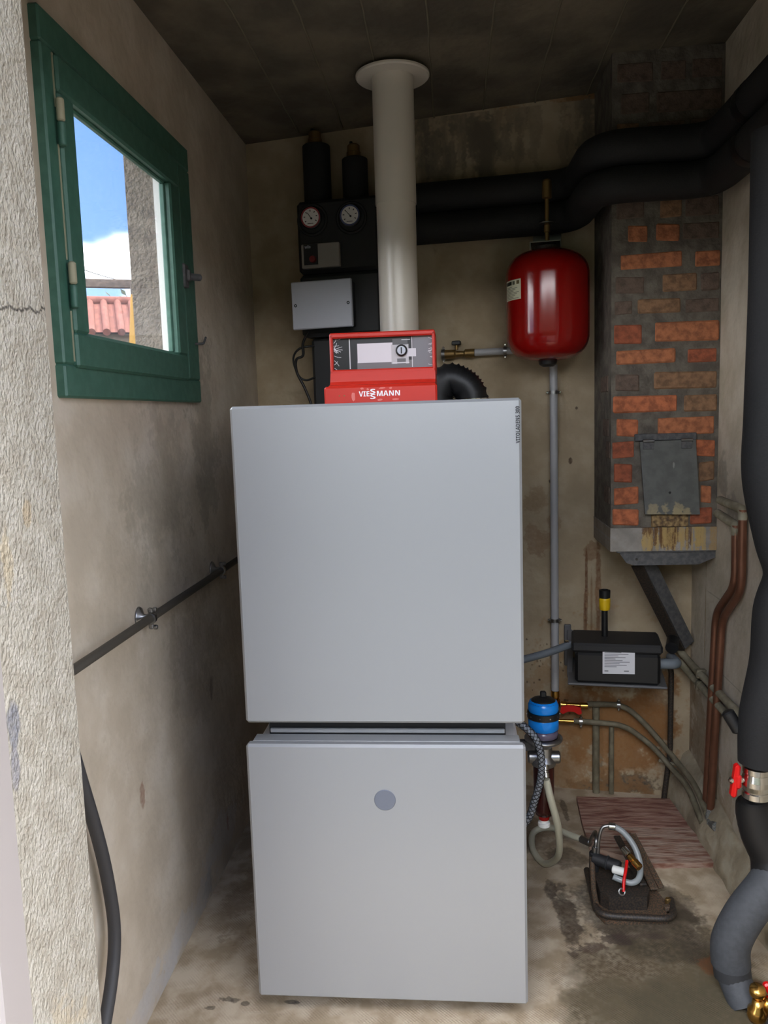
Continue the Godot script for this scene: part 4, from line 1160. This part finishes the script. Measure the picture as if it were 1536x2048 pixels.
func condensate_box() -> void:
	var t := thing("condensate_box", "black plastic box with a white label low on the rear wall", "box", on_back(1.38, 0.53, 0.2))
	part(t, "lid", back_mb().lo_hi(Vector3(1.228, 0.640, 0.120), Vector3(1.529, 0.672, 0.304), 0.008), M.black_soft)
	part(t, "body", back_mb().lo_hi(Vector3(1.240, 0.530, 0.125), Vector3(1.522, 0.6395, 0.300), 0.010), M.black)
	var lab := Image.create(132, 112, false, Image.FORMAT_RGB8)
	lab.fill(Color(0.80, 0.80, 0.82))
	for k in 11:
		lab.fill_rect(Rect2i(8, 8 + k * 7, 40 + (k * 29) % 70, 3), Color(0.45, 0.45, 0.48))
	lab.fill_rect(Rect2i(8, 96, 16, 6), Color(0.5, 0.5, 0.52))
	lab.fill_rect(Rect2i(88, 96, 20, 6), Color(0.5, 0.5, 0.52))
	lab.fill_rect(Rect2i(0, 0, 132, 2), Color(0.6, 0.6, 0.62))
	var lm := plain(Color.WHITE, 0.45)
	lm.albedo_texture = ImageTexture.create_from_image(lab)
	part(t, "label", back_mb().face([Vector3(1.332, 0.567, 0.3006), Vector3(1.438, 0.570, 0.3006), Vector3(1.438, 0.657, 0.3006), Vector3(1.332, 0.655, 0.3006)], Vector3.BACK, [Vector2(0, 1), Vector2(1, 1), Vector2(1, 0), Vector2(0, 0)]), lm)
	for q in [[Vector3(1.20, 0.50, 0.0), Vector3(1.226, 0.66, 0.018)], [Vector3(1.215, 0.521, 0.0), Vector3(1.545, 0.5295, 0.302)]]:
		part(t, "bracket", back_mb().lo_hi(q[0], q[1], 0.003), M.silver_dark)
	part(t, "bracket_brace", back_mb().bar(Vector3(1.222, 0.64, 0.02), Vector3(1.222, 0.518, 0.19), 0.02, 0.012, Vector3.UP, 0.002), M.silver_dark)
	# yellow and black coupling on its own pipe
	var y := thing("hose_coupling", "yellow hose coupling with a black end standing on the black box", "coupling", on_back(1.342, 0.673, 0.2))
	part(y, "pipe", back_mb().rod(Vector3(1.342, 0.673, 0.20), Vector3(1.342, 0.772, 0.20), 0.011, 14), M.black)
	part(y, "yellow_collar", back_mb().lathe([Vector2(0.011, 0.766), Vector2(0.0175, 0.768), Vector2(0.0195, 0.780), Vector2(0.0195, 0.805), Vector2(0.017, 0.81), Vector2(0, 0.81)], Vector3(1.342, 0, 0.20), Vector3.UP, 18), M.yellow)
	part(y, "end_piece", back_mb().lathe([Vector2(0.017, 0.8102), Vector2(0.0195, 0.812), Vector2(0.0195, 0.838), Vector2(0.013, 0.840), Vector2(0.013, 0.826), Vector2(0, 0.826)], Vector3(1.342, 0, 0.20), Vector3.UP, 18), M.black)
	# grey ribbed hose from the boiler
	var p := spaced(smooth([Vector3(0.142, 0.625, -2.66), Vector3(0.23, 0.628, -2.72), Vector3(0.31, 0.636, -2.765), on_back(1.225, 0.648, 0.235)]), 0.004)
	var rr := []
	for k in p.size():
		rr.append(0.0135 if k % 2 == 0 else 0.0115)
	var h := thing("drain_hose", "grey ribbed hose running from the boiler to the black box", "hose", Vector3(0.25, 0.63, -2.73))
	part(h, "ribbed_hose", MB.new().tube(p, rr, 14), M.hose_grey)
	part(h, "hose_clamp", MB.new().tube([on_back(1.206, 0.6475, 0.238), on_back(1.218, 0.648, 0.236)], 0.0155, 16, false), M.chrome)
	# grey elbow on the right end
	var e := thing("drain_elbow", "grey plastic elbow at the right end of the black box", "pipe elbow", on_back(1.57, 0.58, 0.24))
	part(e, "elbow", MB.new().tube(bent([on_back(1.524, 0.590, 0.235), on_back(1.585, 0.588, 0.225), on_back(1.575, 0.58, 0.12)], 0.03), 0.018, 16), M.hose_grey)
	part(e, "socket", MB.new().tube([on_back(1.572, 0.625, 0.16), on_back(1.59, 0.645, 0.07)], 0.022, 16), M.black)

func filter() -> void:
	var x := 0.238
	var z := -2.25
	var c := Vector3(x, 0, z)
	var t := thing("oil_filter", "blue-domed oil filter with an amber cup beside the boiler", "oil filter", Vector3(x, 0.30, z))
	part(t, "top_knob", MB.new().box(Vector3(x, 0.671, z), Vector3(0.017, 0.016, 0.017), 0.003), M.black)
	part(t, "top_cap", MB.new().lathe([Vector2(0.040, 0.648), Vector2(0.032, 0.656), Vector2(0.010, 0.664), Vector2(0, 0.664)], c, Vector3.UP, 28), M.black)
	part(t, "upper_dome", MB.new().lathe([Vector2(0.041, 0.622), Vector2(0.043, 0.626), Vector2(0.043, 0.640), Vector2(0.0385, 0.651), Vector2(0.030, 0.656)], c, Vector3.UP, 32, true), M.blue)
	part(t, "black_band", MB.new().lathe([Vector2(0.038, 0.6035), Vector2(0.0455, 0.6035), Vector2(0.0455, 0.6215), Vector2(0.038, 0.6215)], c, Vector3.UP, 32), M.black)
	for k in 10:
		var a := TAU * k / 10.0
		var d := Vector3(cos(a), 0, sin(a))
		part(t, "band_screw", MB.new().rod(c + d * 0.0456 + Vector3(0, 0.613, 0), c + d * 0.0475 + Vector3(0, 0.613, 0), 0.0022, 8), M.steel)
	part(t, "lower_dome", MB.new().lathe([Vector2(0.038, 0.568), Vector2(0.043, 0.572), Vector2(0.043, 0.600), Vector2(0.041, 0.603)], c, Vector3.UP, 32, true), M.blue)
	part(t, "smoked_ring", MB.new().lathe([Vector2(0.036, 0.545), Vector2(0.0415, 0.549), Vector2(0.0415, 0.566), Vector2(0.037, 0.568)], c, Vector3.UP, 32, true), M.smoke)
	part(t, "flange", MB.new().lathe([Vector2(0.030, 0.530), Vector2(0.050, 0.533), Vector2(0.054, 0.538), Vector2(0.054, 0.543), Vector2(0.040, 0.5445)], c, Vector3.UP, 32, true), M.steel)
	var hd := MB.new()
	hd.lathe([Vector2(0, 0.462), Vector2(0.034, 0.462), Vector2(0.036, 0.475), Vector2(0.026, 0.49), Vector2(0.024, 0.515), Vector2(0.036, 0.531), Vector2(0, 0.531)], c, Vector3.UP, 20)
	hd.rod(c + Vector3(-0.045, 0.484, 0), c + Vector3(0.047, 0.484, 0), 0.018, 14, 0.004)
	part(t, "head", hd, M.steel)
	part(t, "mount", MB.new().lo_hi(Vector3(0.1345, 0.50, z - 0.02), Vector3(x - 0.02, 0.53, z + 0.0), 0.003), M.iron)
	part(t, "amber_cup", MB.new().lathe([Vector2(0.029, 0.461), Vector2(0.030, 0.45), Vector2(0.0285, 0.33), Vector2(0.024, 0.312), Vector2(0, 0.308)], c, Vector3.UP, 28, true), M.amber)
	part(t, "red_tip", MB.new().lathe([Vector2(0.018, 0.312), Vector2(0.015, 0.296), Vector2(0, 0.296)], c, Vector3.UP, 20), M.amber_red)
	part(t, "drain_cap", MB.new().lathe([Vector2(0.013, 0.2958), Vector2(0.0135, 0.288), Vector2(0.0175, 0.286), Vector2(0.0175, 0.276), Vector2(0.014, 0.273), Vector2(0, 0.273)], c, Vector3.UP, 20), M.white_plastic)
	var nut := MB.new().lathe([Vector2(0, 0), Vector2(0.011, 0), Vector2(0.011, 0.014), Vector2(0.008, 0.016), Vector2(0.008, 0.020), Vector2(0.0105, 0.022), Vector2(0.0105, 0.034), Vector2(0, 0.034)], Vector3(x, 0.474, z + 0.032), Vector3(0.05, -1.0, 0.55), 6)
	part(t, "hose_nut", nut, M.chrome)
	# braided steel hose
	var b := thing("braided_hose", "grey braided steel hose curving in front of the oil filter", "hose", Vector3(0.21, 0.45, -2.16))
	part(b, "hose", MB.new().tube(smooth([Vector3(0.137, 0.625, -2.19), Vector3(0.175, 0.608, -2.17), Vector3(0.208, 0.575, -2.16), Vector3(0.222, 0.52, -2.155), Vector3(0.219, 0.46, -2.155), Vector3(0.203, 0.40, -2.155), Vector3(0.184, 0.345, -2.155), Vector3(0.137, 0.29, -2.16)]), 0.0095, 12), M.braid)
	var bp := smooth([Vector3(0.137, 0.625, -2.19), Vector3(0.175, 0.608, -2.17), Vector3(0.208, 0.575, -2.16), Vector3(0.222, 0.52, -2.155), Vector3(0.219, 0.46, -2.155), Vector3(0.203, 0.40, -2.155), Vector3(0.184, 0.345, -2.155), Vector3(0.137, 0.29, -2.16)], 24)
	for k in 8:
		var strand := []
		var ahead := 0.0
		for i in bp.size():
			var d: Vector3 = ((bp[mini(i + 1, bp.size() - 1)] - bp[maxi(i - 1, 0)]) as Vector3).normalized()
			var s1 := d.cross(Vector3.BACK).normalized()
			ahead += 0.0 if i == 0 else (bp[i] as Vector3).distance_to(bp[i - 1])
			var a: float = (ahead * 130.0) * (1.0 if k < 4 else -1.0) + k * PI / 2.0
			strand.append(bp[i] + (s1 * cos(a) + d.cross(s1) * sin(a)) * 0.0098)
		part(b, "braid_strand", MB.new().tube(strand, 0.0011, 4), M.black)
	# pale hose down to the floor fitting
	var h := thing("pale_hose", "pale plastic hose looping from the oil filter down to the floor", "hose", Vector3(0.27, 0.0, -2.5))
	part(h, "hose", MB.new().tube(smooth([Vector3(0.2395, 0.440, -2.199), Vector3(0.252, 0.38, -2.20), Vector3(0.276, 0.28, -2.24), Vector3(0.290, 0.16, -2.32), Vector3(0.288, 0.07, -2.42), Vector3(0.262, 0.013, -2.50), Vector3(0.236, 0.013, -2.58), Vector3(0.245, 0.030, -2.66), Vector3(0.30, 0.05, -2.66), Vector3(0.365, 0.065, -2.58), Vector3(0.398, 0.072, -2.54)]), 0.0105, 12), M.hose_pale)
	part(h, "hose_ferrule", MB.new().rod(Vector3(0.388, 0.071, -2.55), Vector3(0.415, 0.074, -2.52), 0.0125, 12, 0.002), M.steel)

func suction() -> void:
	# painted slabs in the floor corner
	for k in 2:
		var pts := [PackedVector2Array([Vector2(0.434, -2.955), Vector2(0.775, -2.945), Vector2(0.79, -2.735), Vector2(0.424, -2.735)]), PackedVector2Array([Vector2(0.424, -2.730), Vector2(0.79, -2.730), Vector2(0.825, -2.515), Vector2(0.60, -2.500), Vector2(0.425, -2.60)])][k] as PackedVector2Array
		var s := thing("floor_slab", ["rear worn red-painted slab against the rear wall", "front worn red-painted slab behind the floor hatch"][k], "slab", Vector3(0.6, 0, -2.85 if k == 0 else -2.62))
		var b := MB.new().plate(pts, 0.018, Transform3D(Basis(Vector3(1, 0, 0), Vector3(0, 0, 1), Vector3(0, 1, 0)), Vector3(0, 0.0005, 0)))
		part(s, "slab", b, [M.red_slab, M.red_slab_pale][k])
	# iron hatch over the tank connection
	var t := thing("floor_hatch", "dark iron floor hatch with a raised lid and oil fittings", "hatch", Vector3(0.49, 0.0, -2.32))
	part(t, "base_plate", MB.new().plate(PackedVector2Array([Vector2(0.392, -2.44), Vector2(0.565, -2.46), Vector2(0.60, -2.30), Vector2(0.582, -2.215), Vector2(0.405, -2.205), Vector2(0.386, -2.25)]), 0.012, Transform3D(Basis(Vector3(1, 0, 0), Vector3(0, 0, 1), Vector3(0, 1, 0)), Vector3(0, 0.0005, 0))), M.rusty)
	part(t, "rim_bar", MB.new().tube(bent([Vector3(0.392, 0.022, -2.45), Vector3(0.384, 0.022, -2.215), Vector3(0.600, 0.022, -2.205), Vector3(0.612, 0.022, -2.30)], 0.05), 0.010, 10), M.iron_dark)
	var lid := MB.new().plate(PackedVector2Array([Vector2(0.402, -2.40), Vector2(0.42, -2.415), Vector2(0.53, -2.41), Vector2(0.55, -2.30), Vector2(0.535, -2.262), Vector2(0.425, -2.255), Vector2(0.404, -2.28)]), 0.042, Transform3D(Basis(Vector3(1, 0, 0), Vector3(0, 0, 1), Vector3(0, 1, 0)), Vector3(0, 0.0127, 0)))
	part(t, "lid", lid, M.iron_dark)
	part(t, "strap", MB.new().bar(Vector3(0.535, 0.060, -2.31), Vector3(0.503, 0.085, -2.545), 0.022, 0.008, Vector3.UP, 0.002), M.iron_dark)
	part(t, "strap", MB.new().bar(Vector3(0.575, 0.028, -2.34), Vector3(0.540, 0.085, -2.565), 0.024, 0.008, Vector3.UP, 0.002), M.rusty)
	part(t, "strap", MB.new().bar(Vector3(0.600, 0.022, -2.36), Vector3(0.560, 0.080, -2.57), 0.018, 0.008, Vector3.UP, 0.002), M.rusty)
	part(t, "bolt", MB.new().rod(Vector3(0.60, 0.014, -2.285), Vector3(0.60, 0.036, -2.285), 0.009, 6, 0.002), M.brass_dull)
	part(t, "nut", MB.new().rod(Vector3(0.592, 0.014, -2.262), Vector3(0.592, 0.028, -2.262), 0.011, 6, 0.002), M.rusty)
	# fittings
	var f := thing("suction_fitting", "black pipe fitting with two bent tubes on the floor hatch", "pipe fitting", Vector3(0.41, 0.054, -2.38))
	part(f, "tee", MB.new().rod(Vector3(0.405, 0.02, -2.395), Vector3(0.405, 0.115, -2.395), 0.015, 14, 0.003).rod(Vector3(0.40, 0.098, -2.39), Vector3(0.475, 0.092, -2.35), 0.018, 14, 0.003), M.black_soft)
	part(f, "ring", MB.new().torus(Vector3(0.44, 0.095, -2.369), Vector3(0.075, -0.006, 0.04), 0.0185, 0.003), M.charcoal)
	part(f, "bent_tube", MB.new().tube(smooth([Vector3(0.407, 0.113, -2.395), Vector3(0.412, 0.150, -2.40), Vector3(0.417, 0.155, -2.44), Vector3(0.416, 0.115, -2.49), Vector3(0.412, 0.075, -2.523)]), 0.0055, 10), M.steel)
	part(f, "bent_tube", MB.new().tube(smooth([Vector3(0.416, 0.113, -2.390), Vector3(0.421, 0.165, -2.395), Vector3(0.432, 0.192, -2.40), Vector3(0.455, 0.198, -2.40)]), 0.005, 10), M.steel)
	part(f, "tube_nut", MB.new().rod(Vector3(0.407, 0.110, -2.394), Vector3(0.408, 0.132, -2.395), 0.010, 6, 0.001), M.steel)
	part(f, "side_pipe", MB.new().tube([Vector3(0.398, 0.10, -2.392), Vector3(0.391, 0.04, -2.32), Vector3(0.388, 0.03, -2.26)], 0.008, 10), M.rusty)
	var h := thing("return_hose", "grey hose with a brass union arching over the floor hatch", "hose", Vector3(0.50, 0.055, -2.34))
	part(h, "hose", MB.new().tube(smooth([Vector3(0.462, 0.198, -2.40), Vector3(0.492, 0.183, -2.39), Vector3(0.520, 0.150, -2.37), Vector3(0.532, 0.110, -2.345), Vector3(0.524, 0.082, -2.315), Vector3(0.500, 0.070, -2.305), Vector3(0.466, 0.074, -2.315), Vector3(0.448, 0.080, -2.32)]), 0.009, 12), M.hose_clear)
	part(h, "ferrule", MB.new().rod(Vector3(0.449, 0.197, -2.40), Vector3(0.470, 0.196, -2.397), 0.0115, 12, 0.002), M.chrome)
	part(h, "white_sleeve", MB.new().rod(Vector3(0.449, 0.095, -2.335), Vector3(0.487, 0.094, -2.318), 0.012, 12, 0.002), M.white_plastic)
	part(h, "steel_nut", MB.new().rod(Vector3(0.484, 0.150, -2.356), Vector3(0.497, 0.140, -2.336), 0.011, 6, 0.002), M.chrome)
	part(h, "brass_nut", MB.new().rod(Vector3(0.498, 0.139, -2.334), Vector3(0.508, 0.131, -2.318), 0.010, 12, 0.002), M.brass)
	part(h, "brass_union", MB.new().rod(Vector3(0.508, 0.131, -2.317), Vector3(0.522, 0.121, -2.298), 0.0125, 6, 0.002), M.brass)
	var tg := thing("red_tag_wire", "twisted red plastic tie with a small ring on the hatch lid", "tie", Vector3(0.47, 0.055, -2.27))
	part(tg, "tie", MB.new().tube(smooth([Vector3(0.490, 0.128, -2.325), Vector3(0.480, 0.108, -2.298), Vector3(0.472, 0.090, -2.280), Vector3(0.468, 0.065, -2.266)]), 0.0048, 8), M.handle_red)
	part(tg, "ring", MB.new().torus(Vector3(0.463, 0.066, -2.264), Vector3(0.2, 0.6, 1.0), 0.009, 0.0028, 18), M.steel)

func right_pipes() -> void:
	var x := RIGHT_X
	# copper pair
	for k in 2:
		var p: Array
		if k == 0:
			p = [Vector3(x - 0.020, 1.127, -2.655), Vector3(x - 0.020, 1.112, -2.485), Vector3(x - 0.020, 0.930, -2.478), Vector3(x - 0.020, 0.800, -2.652), Vector3(x - 0.022, 0.085, -2.715)]
		else:
			p = [Vector3(x - 0.020, 1.172, -2.633), Vector3(x - 0.020, 1.166, -2.428), Vector3(x - 0.020, 0.925, -2.425), Vector3(x - 0.020, 0.795, -2.592), Vector3(x - 0.022, 0.100, -2.665)]
		var t := thing("copper_pipe", ["left copper pipe running down the right wall", "right copper pipe running down the right wall"][k], "pipe", p[2], "pair of copper pipes")
		part(t, "pipe", MB.new().tube(bent([p[1], p[2], p[3], p[4]], 0.05), 0.0125, 16), M.copper)
		part(t, "upper_end", MB.new().tube(bent([p[0], p[1], p[1] + Vector3(0, -0.03, 0)], 0.02), 0.0135, 14), M.pale_pipe)
		part(t, "lower_end", MB.new().tube(bent([p[4] + Vector3(0, 0.02, 0), p[4] + Vector3(-0.004, -0.02, 0.01), p[4] + Vector3(-0.006, 0.005, 0.09)], 0.02), 0.0155, 14), M.verdigris)
	# two painted pipes along the wall
	for k in 2:
		var y: float = [0.545, 0.503][k]
		var t := thing("wall_pipe", ["upper pale painted pipe along the right wall behind the copper pipes", "lower pale painted pipe along the right wall behind the copper pipes"][k], "pipe", Vector3(x - 0.02, y, -2.7), "pale pipes along the right wall")
		part(t, "pipe", MB.new().tube([Vector3(x - 0.016 - 0.035, y + 0.04, -2.955), Vector3(x - 0.020, y, -2.90), Vector3(x - 0.016, y, -2.32)], 0.013, 12), M.pale_pipe)
		part(t, "bracket", MB.new().lo_hi(Vector3(x - 0.034, y - 0.016, -2.82), Vector3(x - 0.001, y + 0.016, -2.80), 0.003), M.old_pipe)
	# thick upright pipe at the right edge of the view
	var v := thing("riser_insulated", "thick black insulated upright pipe at the right wall", "pipe", Vector3(0.75, 0.58, -2.0))
	part(v, "insulation", MB.new().tube(smooth([Vector3(0.748, 2.088, -2.0), Vector3(0.748, 2.0, -2.0), Vector3(0.749, 1.72, -2.0), Vector3(0.745, 1.45, -2.0), Vector3(0.744, 1.30, -2.0), Vector3(0.775, 1.15, -2.0), Vector3(0.800, 1.06, -2.0), Vector3(0.778, 0.97, -2.0), Vector3(0.772, 0.84, -2.0), Vector3(0.750, 0.70, -2.0), Vector3(0.750, 0.585, -2.0)]), 0.057, 22), M.foam)
	part(v, "cut_end", MB.new().torus(Vector3(0.750, 0.587, -2.0), Vector3.UP, 0.046, 0.008, 24), M.black)
	part(v, "end_cap", MB.new().rod(Vector3(0.672, 0.705, -2.03), Vector3(0.70, 0.655, -2.02), 0.016, 14, 0.004), M.black)
	# ball valve with red T handle
	var b := thing("ball_valve", "chrome ball valve with a red T handle under the black upright pipe", "valve", Vector3(0.735, 0.50, -2.0))
	part(b, "body", MB.new().lathe([Vector2(0, 0.487), Vector2(0.028, 0.487), Vector2(0.034, 0.494), Vector2(0.034, 0.508), Vector2(0.031, 0.511), Vector2(0.036, 0.527), Vector2(0.036, 0.540), Vector2(0.031, 0.556), Vector2(0.034, 0.559), Vector2(0.034, 0.572), Vector2(0.026, 0.58), Vector2(0, 0.58)], Vector3(0.738, 0, -2.0), Vector3.UP, 24), M.chrome)
	part(b, "stem", MB.new().rod(Vector3(0.705, 0.538, -2.0), Vector3(0.672, 0.538, -1.995), 0.009, 12, 0.002), M.chrome)
	var hn := part(b, "handle", MB.new().box(Vector3(0.684, 0.538, -1.996), Vector3(0.014, 0.086, 0.024), 0.005, Basis(Vector3.BACK, -0.12)).box(Vector3(0.688, 0.538, -1.996), Vector3(0.018, 0.040, 0.028), 0.006), M.handle_red)
	part(hn, "screw", MB.new().rod(Vector3(0.6785, 0.539, -1.994), Vector3(0.668, 0.539, -1.992), 0.004, 10), M.chrome)
	part(b, "brass_nut", MB.new().rod(Vector3(0.788, 0.478, -2.02), Vector3(0.788, 0.565, -2.02), 0.026, 6, 0.003), M.brass_dull)
	# black elbow and grey foam bend below
	var e := thing("black_elbow", "smooth black insulated elbow below the chrome ball valve", "pipe", Vector3(0.76, 0.30, -2.0))
	part(e, "elbow", MB.new().tube(smooth([Vector3(0.733, 0.486, -2.0), Vector3(0.737, 0.455, -2.0), Vector3(0.752, 0.40, -1.995), Vector3(0.776, 0.345, -1.985), Vector3(0.776, 0.30, -1.97)]), [0.030, 0.038, 0.041, 0.043, 0.044, 0.045, 0.046, 0.047, 0.048, 0.048, 0.049, 0.049, 0.050, 0.050, 0.051, 0.051, 0.052, 0.052, 0.053, 0.053, 0.054, 0.054, 0.054, 0.055, 0.055, 0.055, 0.055, 0.055, 0.055, 0.055, 0.055, 0.055, 0.055], 22), M.black)
	var g := thing("foam_pipe", "grey foam-covered pipe bending down to the floor at the right", "pipe", Vector3(0.68, 0.0, -1.95))
	part(g, "foam", MB.new().tube(smooth([Vector3(0.776, 0.312, -1.965), Vector3(0.748, 0.275, -1.955), Vector3(0.700, 0.21, -1.95), Vector3(0.668, 0.135, -1.95), Vector3(0.668, 0.075, -1.95)]), 0.0475, 22), M.foam_grey)
	part(g, "cuff", MB.new().tube([Vector3(0.668, 0.085, -1.95), Vector3(0.672, 0.045, -1.945)], 0.045, 22), M.charcoal)
	part(g, "lower_sleeve", MB.new().tube([Vector3(0.672, 0.050, -1.945), Vector3(0.690, -0.005, -1.90)], 0.040, 20), M.foam_grey)
	# brass valves at the lower right corner
	var v2 := thing("brass_valve", "brass valve cluster with red levers at the lower right corner", "valve", Vector3(0.72, 0.0, -1.86))
	part(v2, "body", MB.new().lathe([Vector2(0, 0), Vector2(0.016, 0.0), Vector2(0.022, 0.012), Vector2(0.022, 0.03), Vector2(0.014, 0.04), Vector2(0.014, 0.055), Vector2(0, 0.055)], Vector3(0.695, 0.0, -1.85), Vector3(0.1, 1, 0), 18, true).lathe([Vector2(0, 0), Vector2(0.014, 0.0), Vector2(0.018, 0.01), Vector2(0.018, 0.025), Vector2(0.012, 0.035), Vector2(0, 0.036)], Vector3(0.722, 0.02, -1.86), Vector3(0.2, 1, 0.2), 18, true), M.brass)
	part(v2, "cap", MB.new().lathe([Vector2(0, 0), Vector2(0.017, 0.0), Vector2(0.019, 0.006), Vector2(0.019, 0.018), Vector2(0.015, 0.024), Vector2(0, 0.027)], Vector3(0.700, 0.060, -1.86), Vector3(0.0, 1, 0.25), 20, true), M.brass)
	part(v2, "lever", MB.new().box(Vector3(0.733, 0.064, -1.88), Vector3(0.016, 0.03, 0.016), 0.004, Basis(Vector3.BACK, 0.5)), M.handle_red)
	part(v2, "lever", MB.new().box(Vector3(0.745, 0.015, -1.86), Vector3(0.018, 0.05, 0.016), 0.004), M.handle_red)
	part(v2, "hose_socket", MB.new().torus(Vector3(0.735, 0.012, -1.80), Vector3(0.3, 0.5, 1.0), 0.030, 0.012, 24), M.black)

func left_pipes() -> void:
	var x := LEFT_X
	var t := thing("rail_pipe", "dark pipe running level along the left wall below the window", "pipe", Vector3(x + 0.03, 0.992, -2.0))
	part(t, "pipe", MB.new().tube([Vector3(x + 0.03, 0.996, -1.19), Vector3(x + 0.03, 0.990, -3.15)], 0.0105, 16), M.rail_pipe)
	for z in [-1.89, -2.50]:
		var cl := MB.new()
		cl.lathe([Vector2(0.0107, -0.006), Vector2(0.0145, -0.006), Vector2(0.0145, 0.006), Vector2(0.0107, 0.006)], Vector3(x + 0.03, 0.993, z), Vector3.BACK, 18)
		cl.box(Vector3(x + 0.03, 0.993 + 0.020, z), Vector3(0.012, 0.014, 0.010), 0.003)
		cl.box(Vector3(x + 0.03, 0.993 - 0.020, z), Vector3(0.012, 0.014, 0.010), 0.003)
		var c := part(t, "pipe_clamp", cl, M.steel)
		part(c, "wall_rose", MB.new().lathe([Vector2(0, 0), Vector2(0.026, 0.0), Vector2(0.024, 0.004), Vector2(0.008, 0.012), Vector2(0.007, 0.020), Vector2(0, 0.020)], Vector3(x + 0.0005, 0.997, z + 0.002), Vector3.RIGHT, 22, true), M.steel)
		for sg in [-1.0, 1.0]:
			part(c, "clamp_screw", MB.new().rod(Vector3(x + 0.036, 0.993 + sg * 0.022, z), Vector3(x + 0.046, 0.993 + sg * 0.022, z), 0.006, 10, 0.002), M.steel)
	var h := thing("black_hose", "black hose hanging in a bow behind the doorway on the left", "hose", Vector3(x + 0.03, 0.0, -1.5))
	part(h, "hose", MB.new().tube(smooth([Vector3(x + 0.035, 1.02, -1.36), Vector3(x + 0.035, 0.90, -1.42), Vector3(x + 0.037, 0.794, -1.455), Vector3(x + 0.037, 0.616, -1.517), Vector3(x + 0.037, 0.49, -1.547), Vector3(x + 0.037, 0.392, -1.555), Vector3(x + 0.037, 0.310, -1.530), Vector3(x + 0.037, 0.225, -1.47), Vector3(x + 0.04, 0.12, -1.36), Vector3(x + 0.05, 0.014, -1.27)]), 0.0135, 16), M.hose_black)
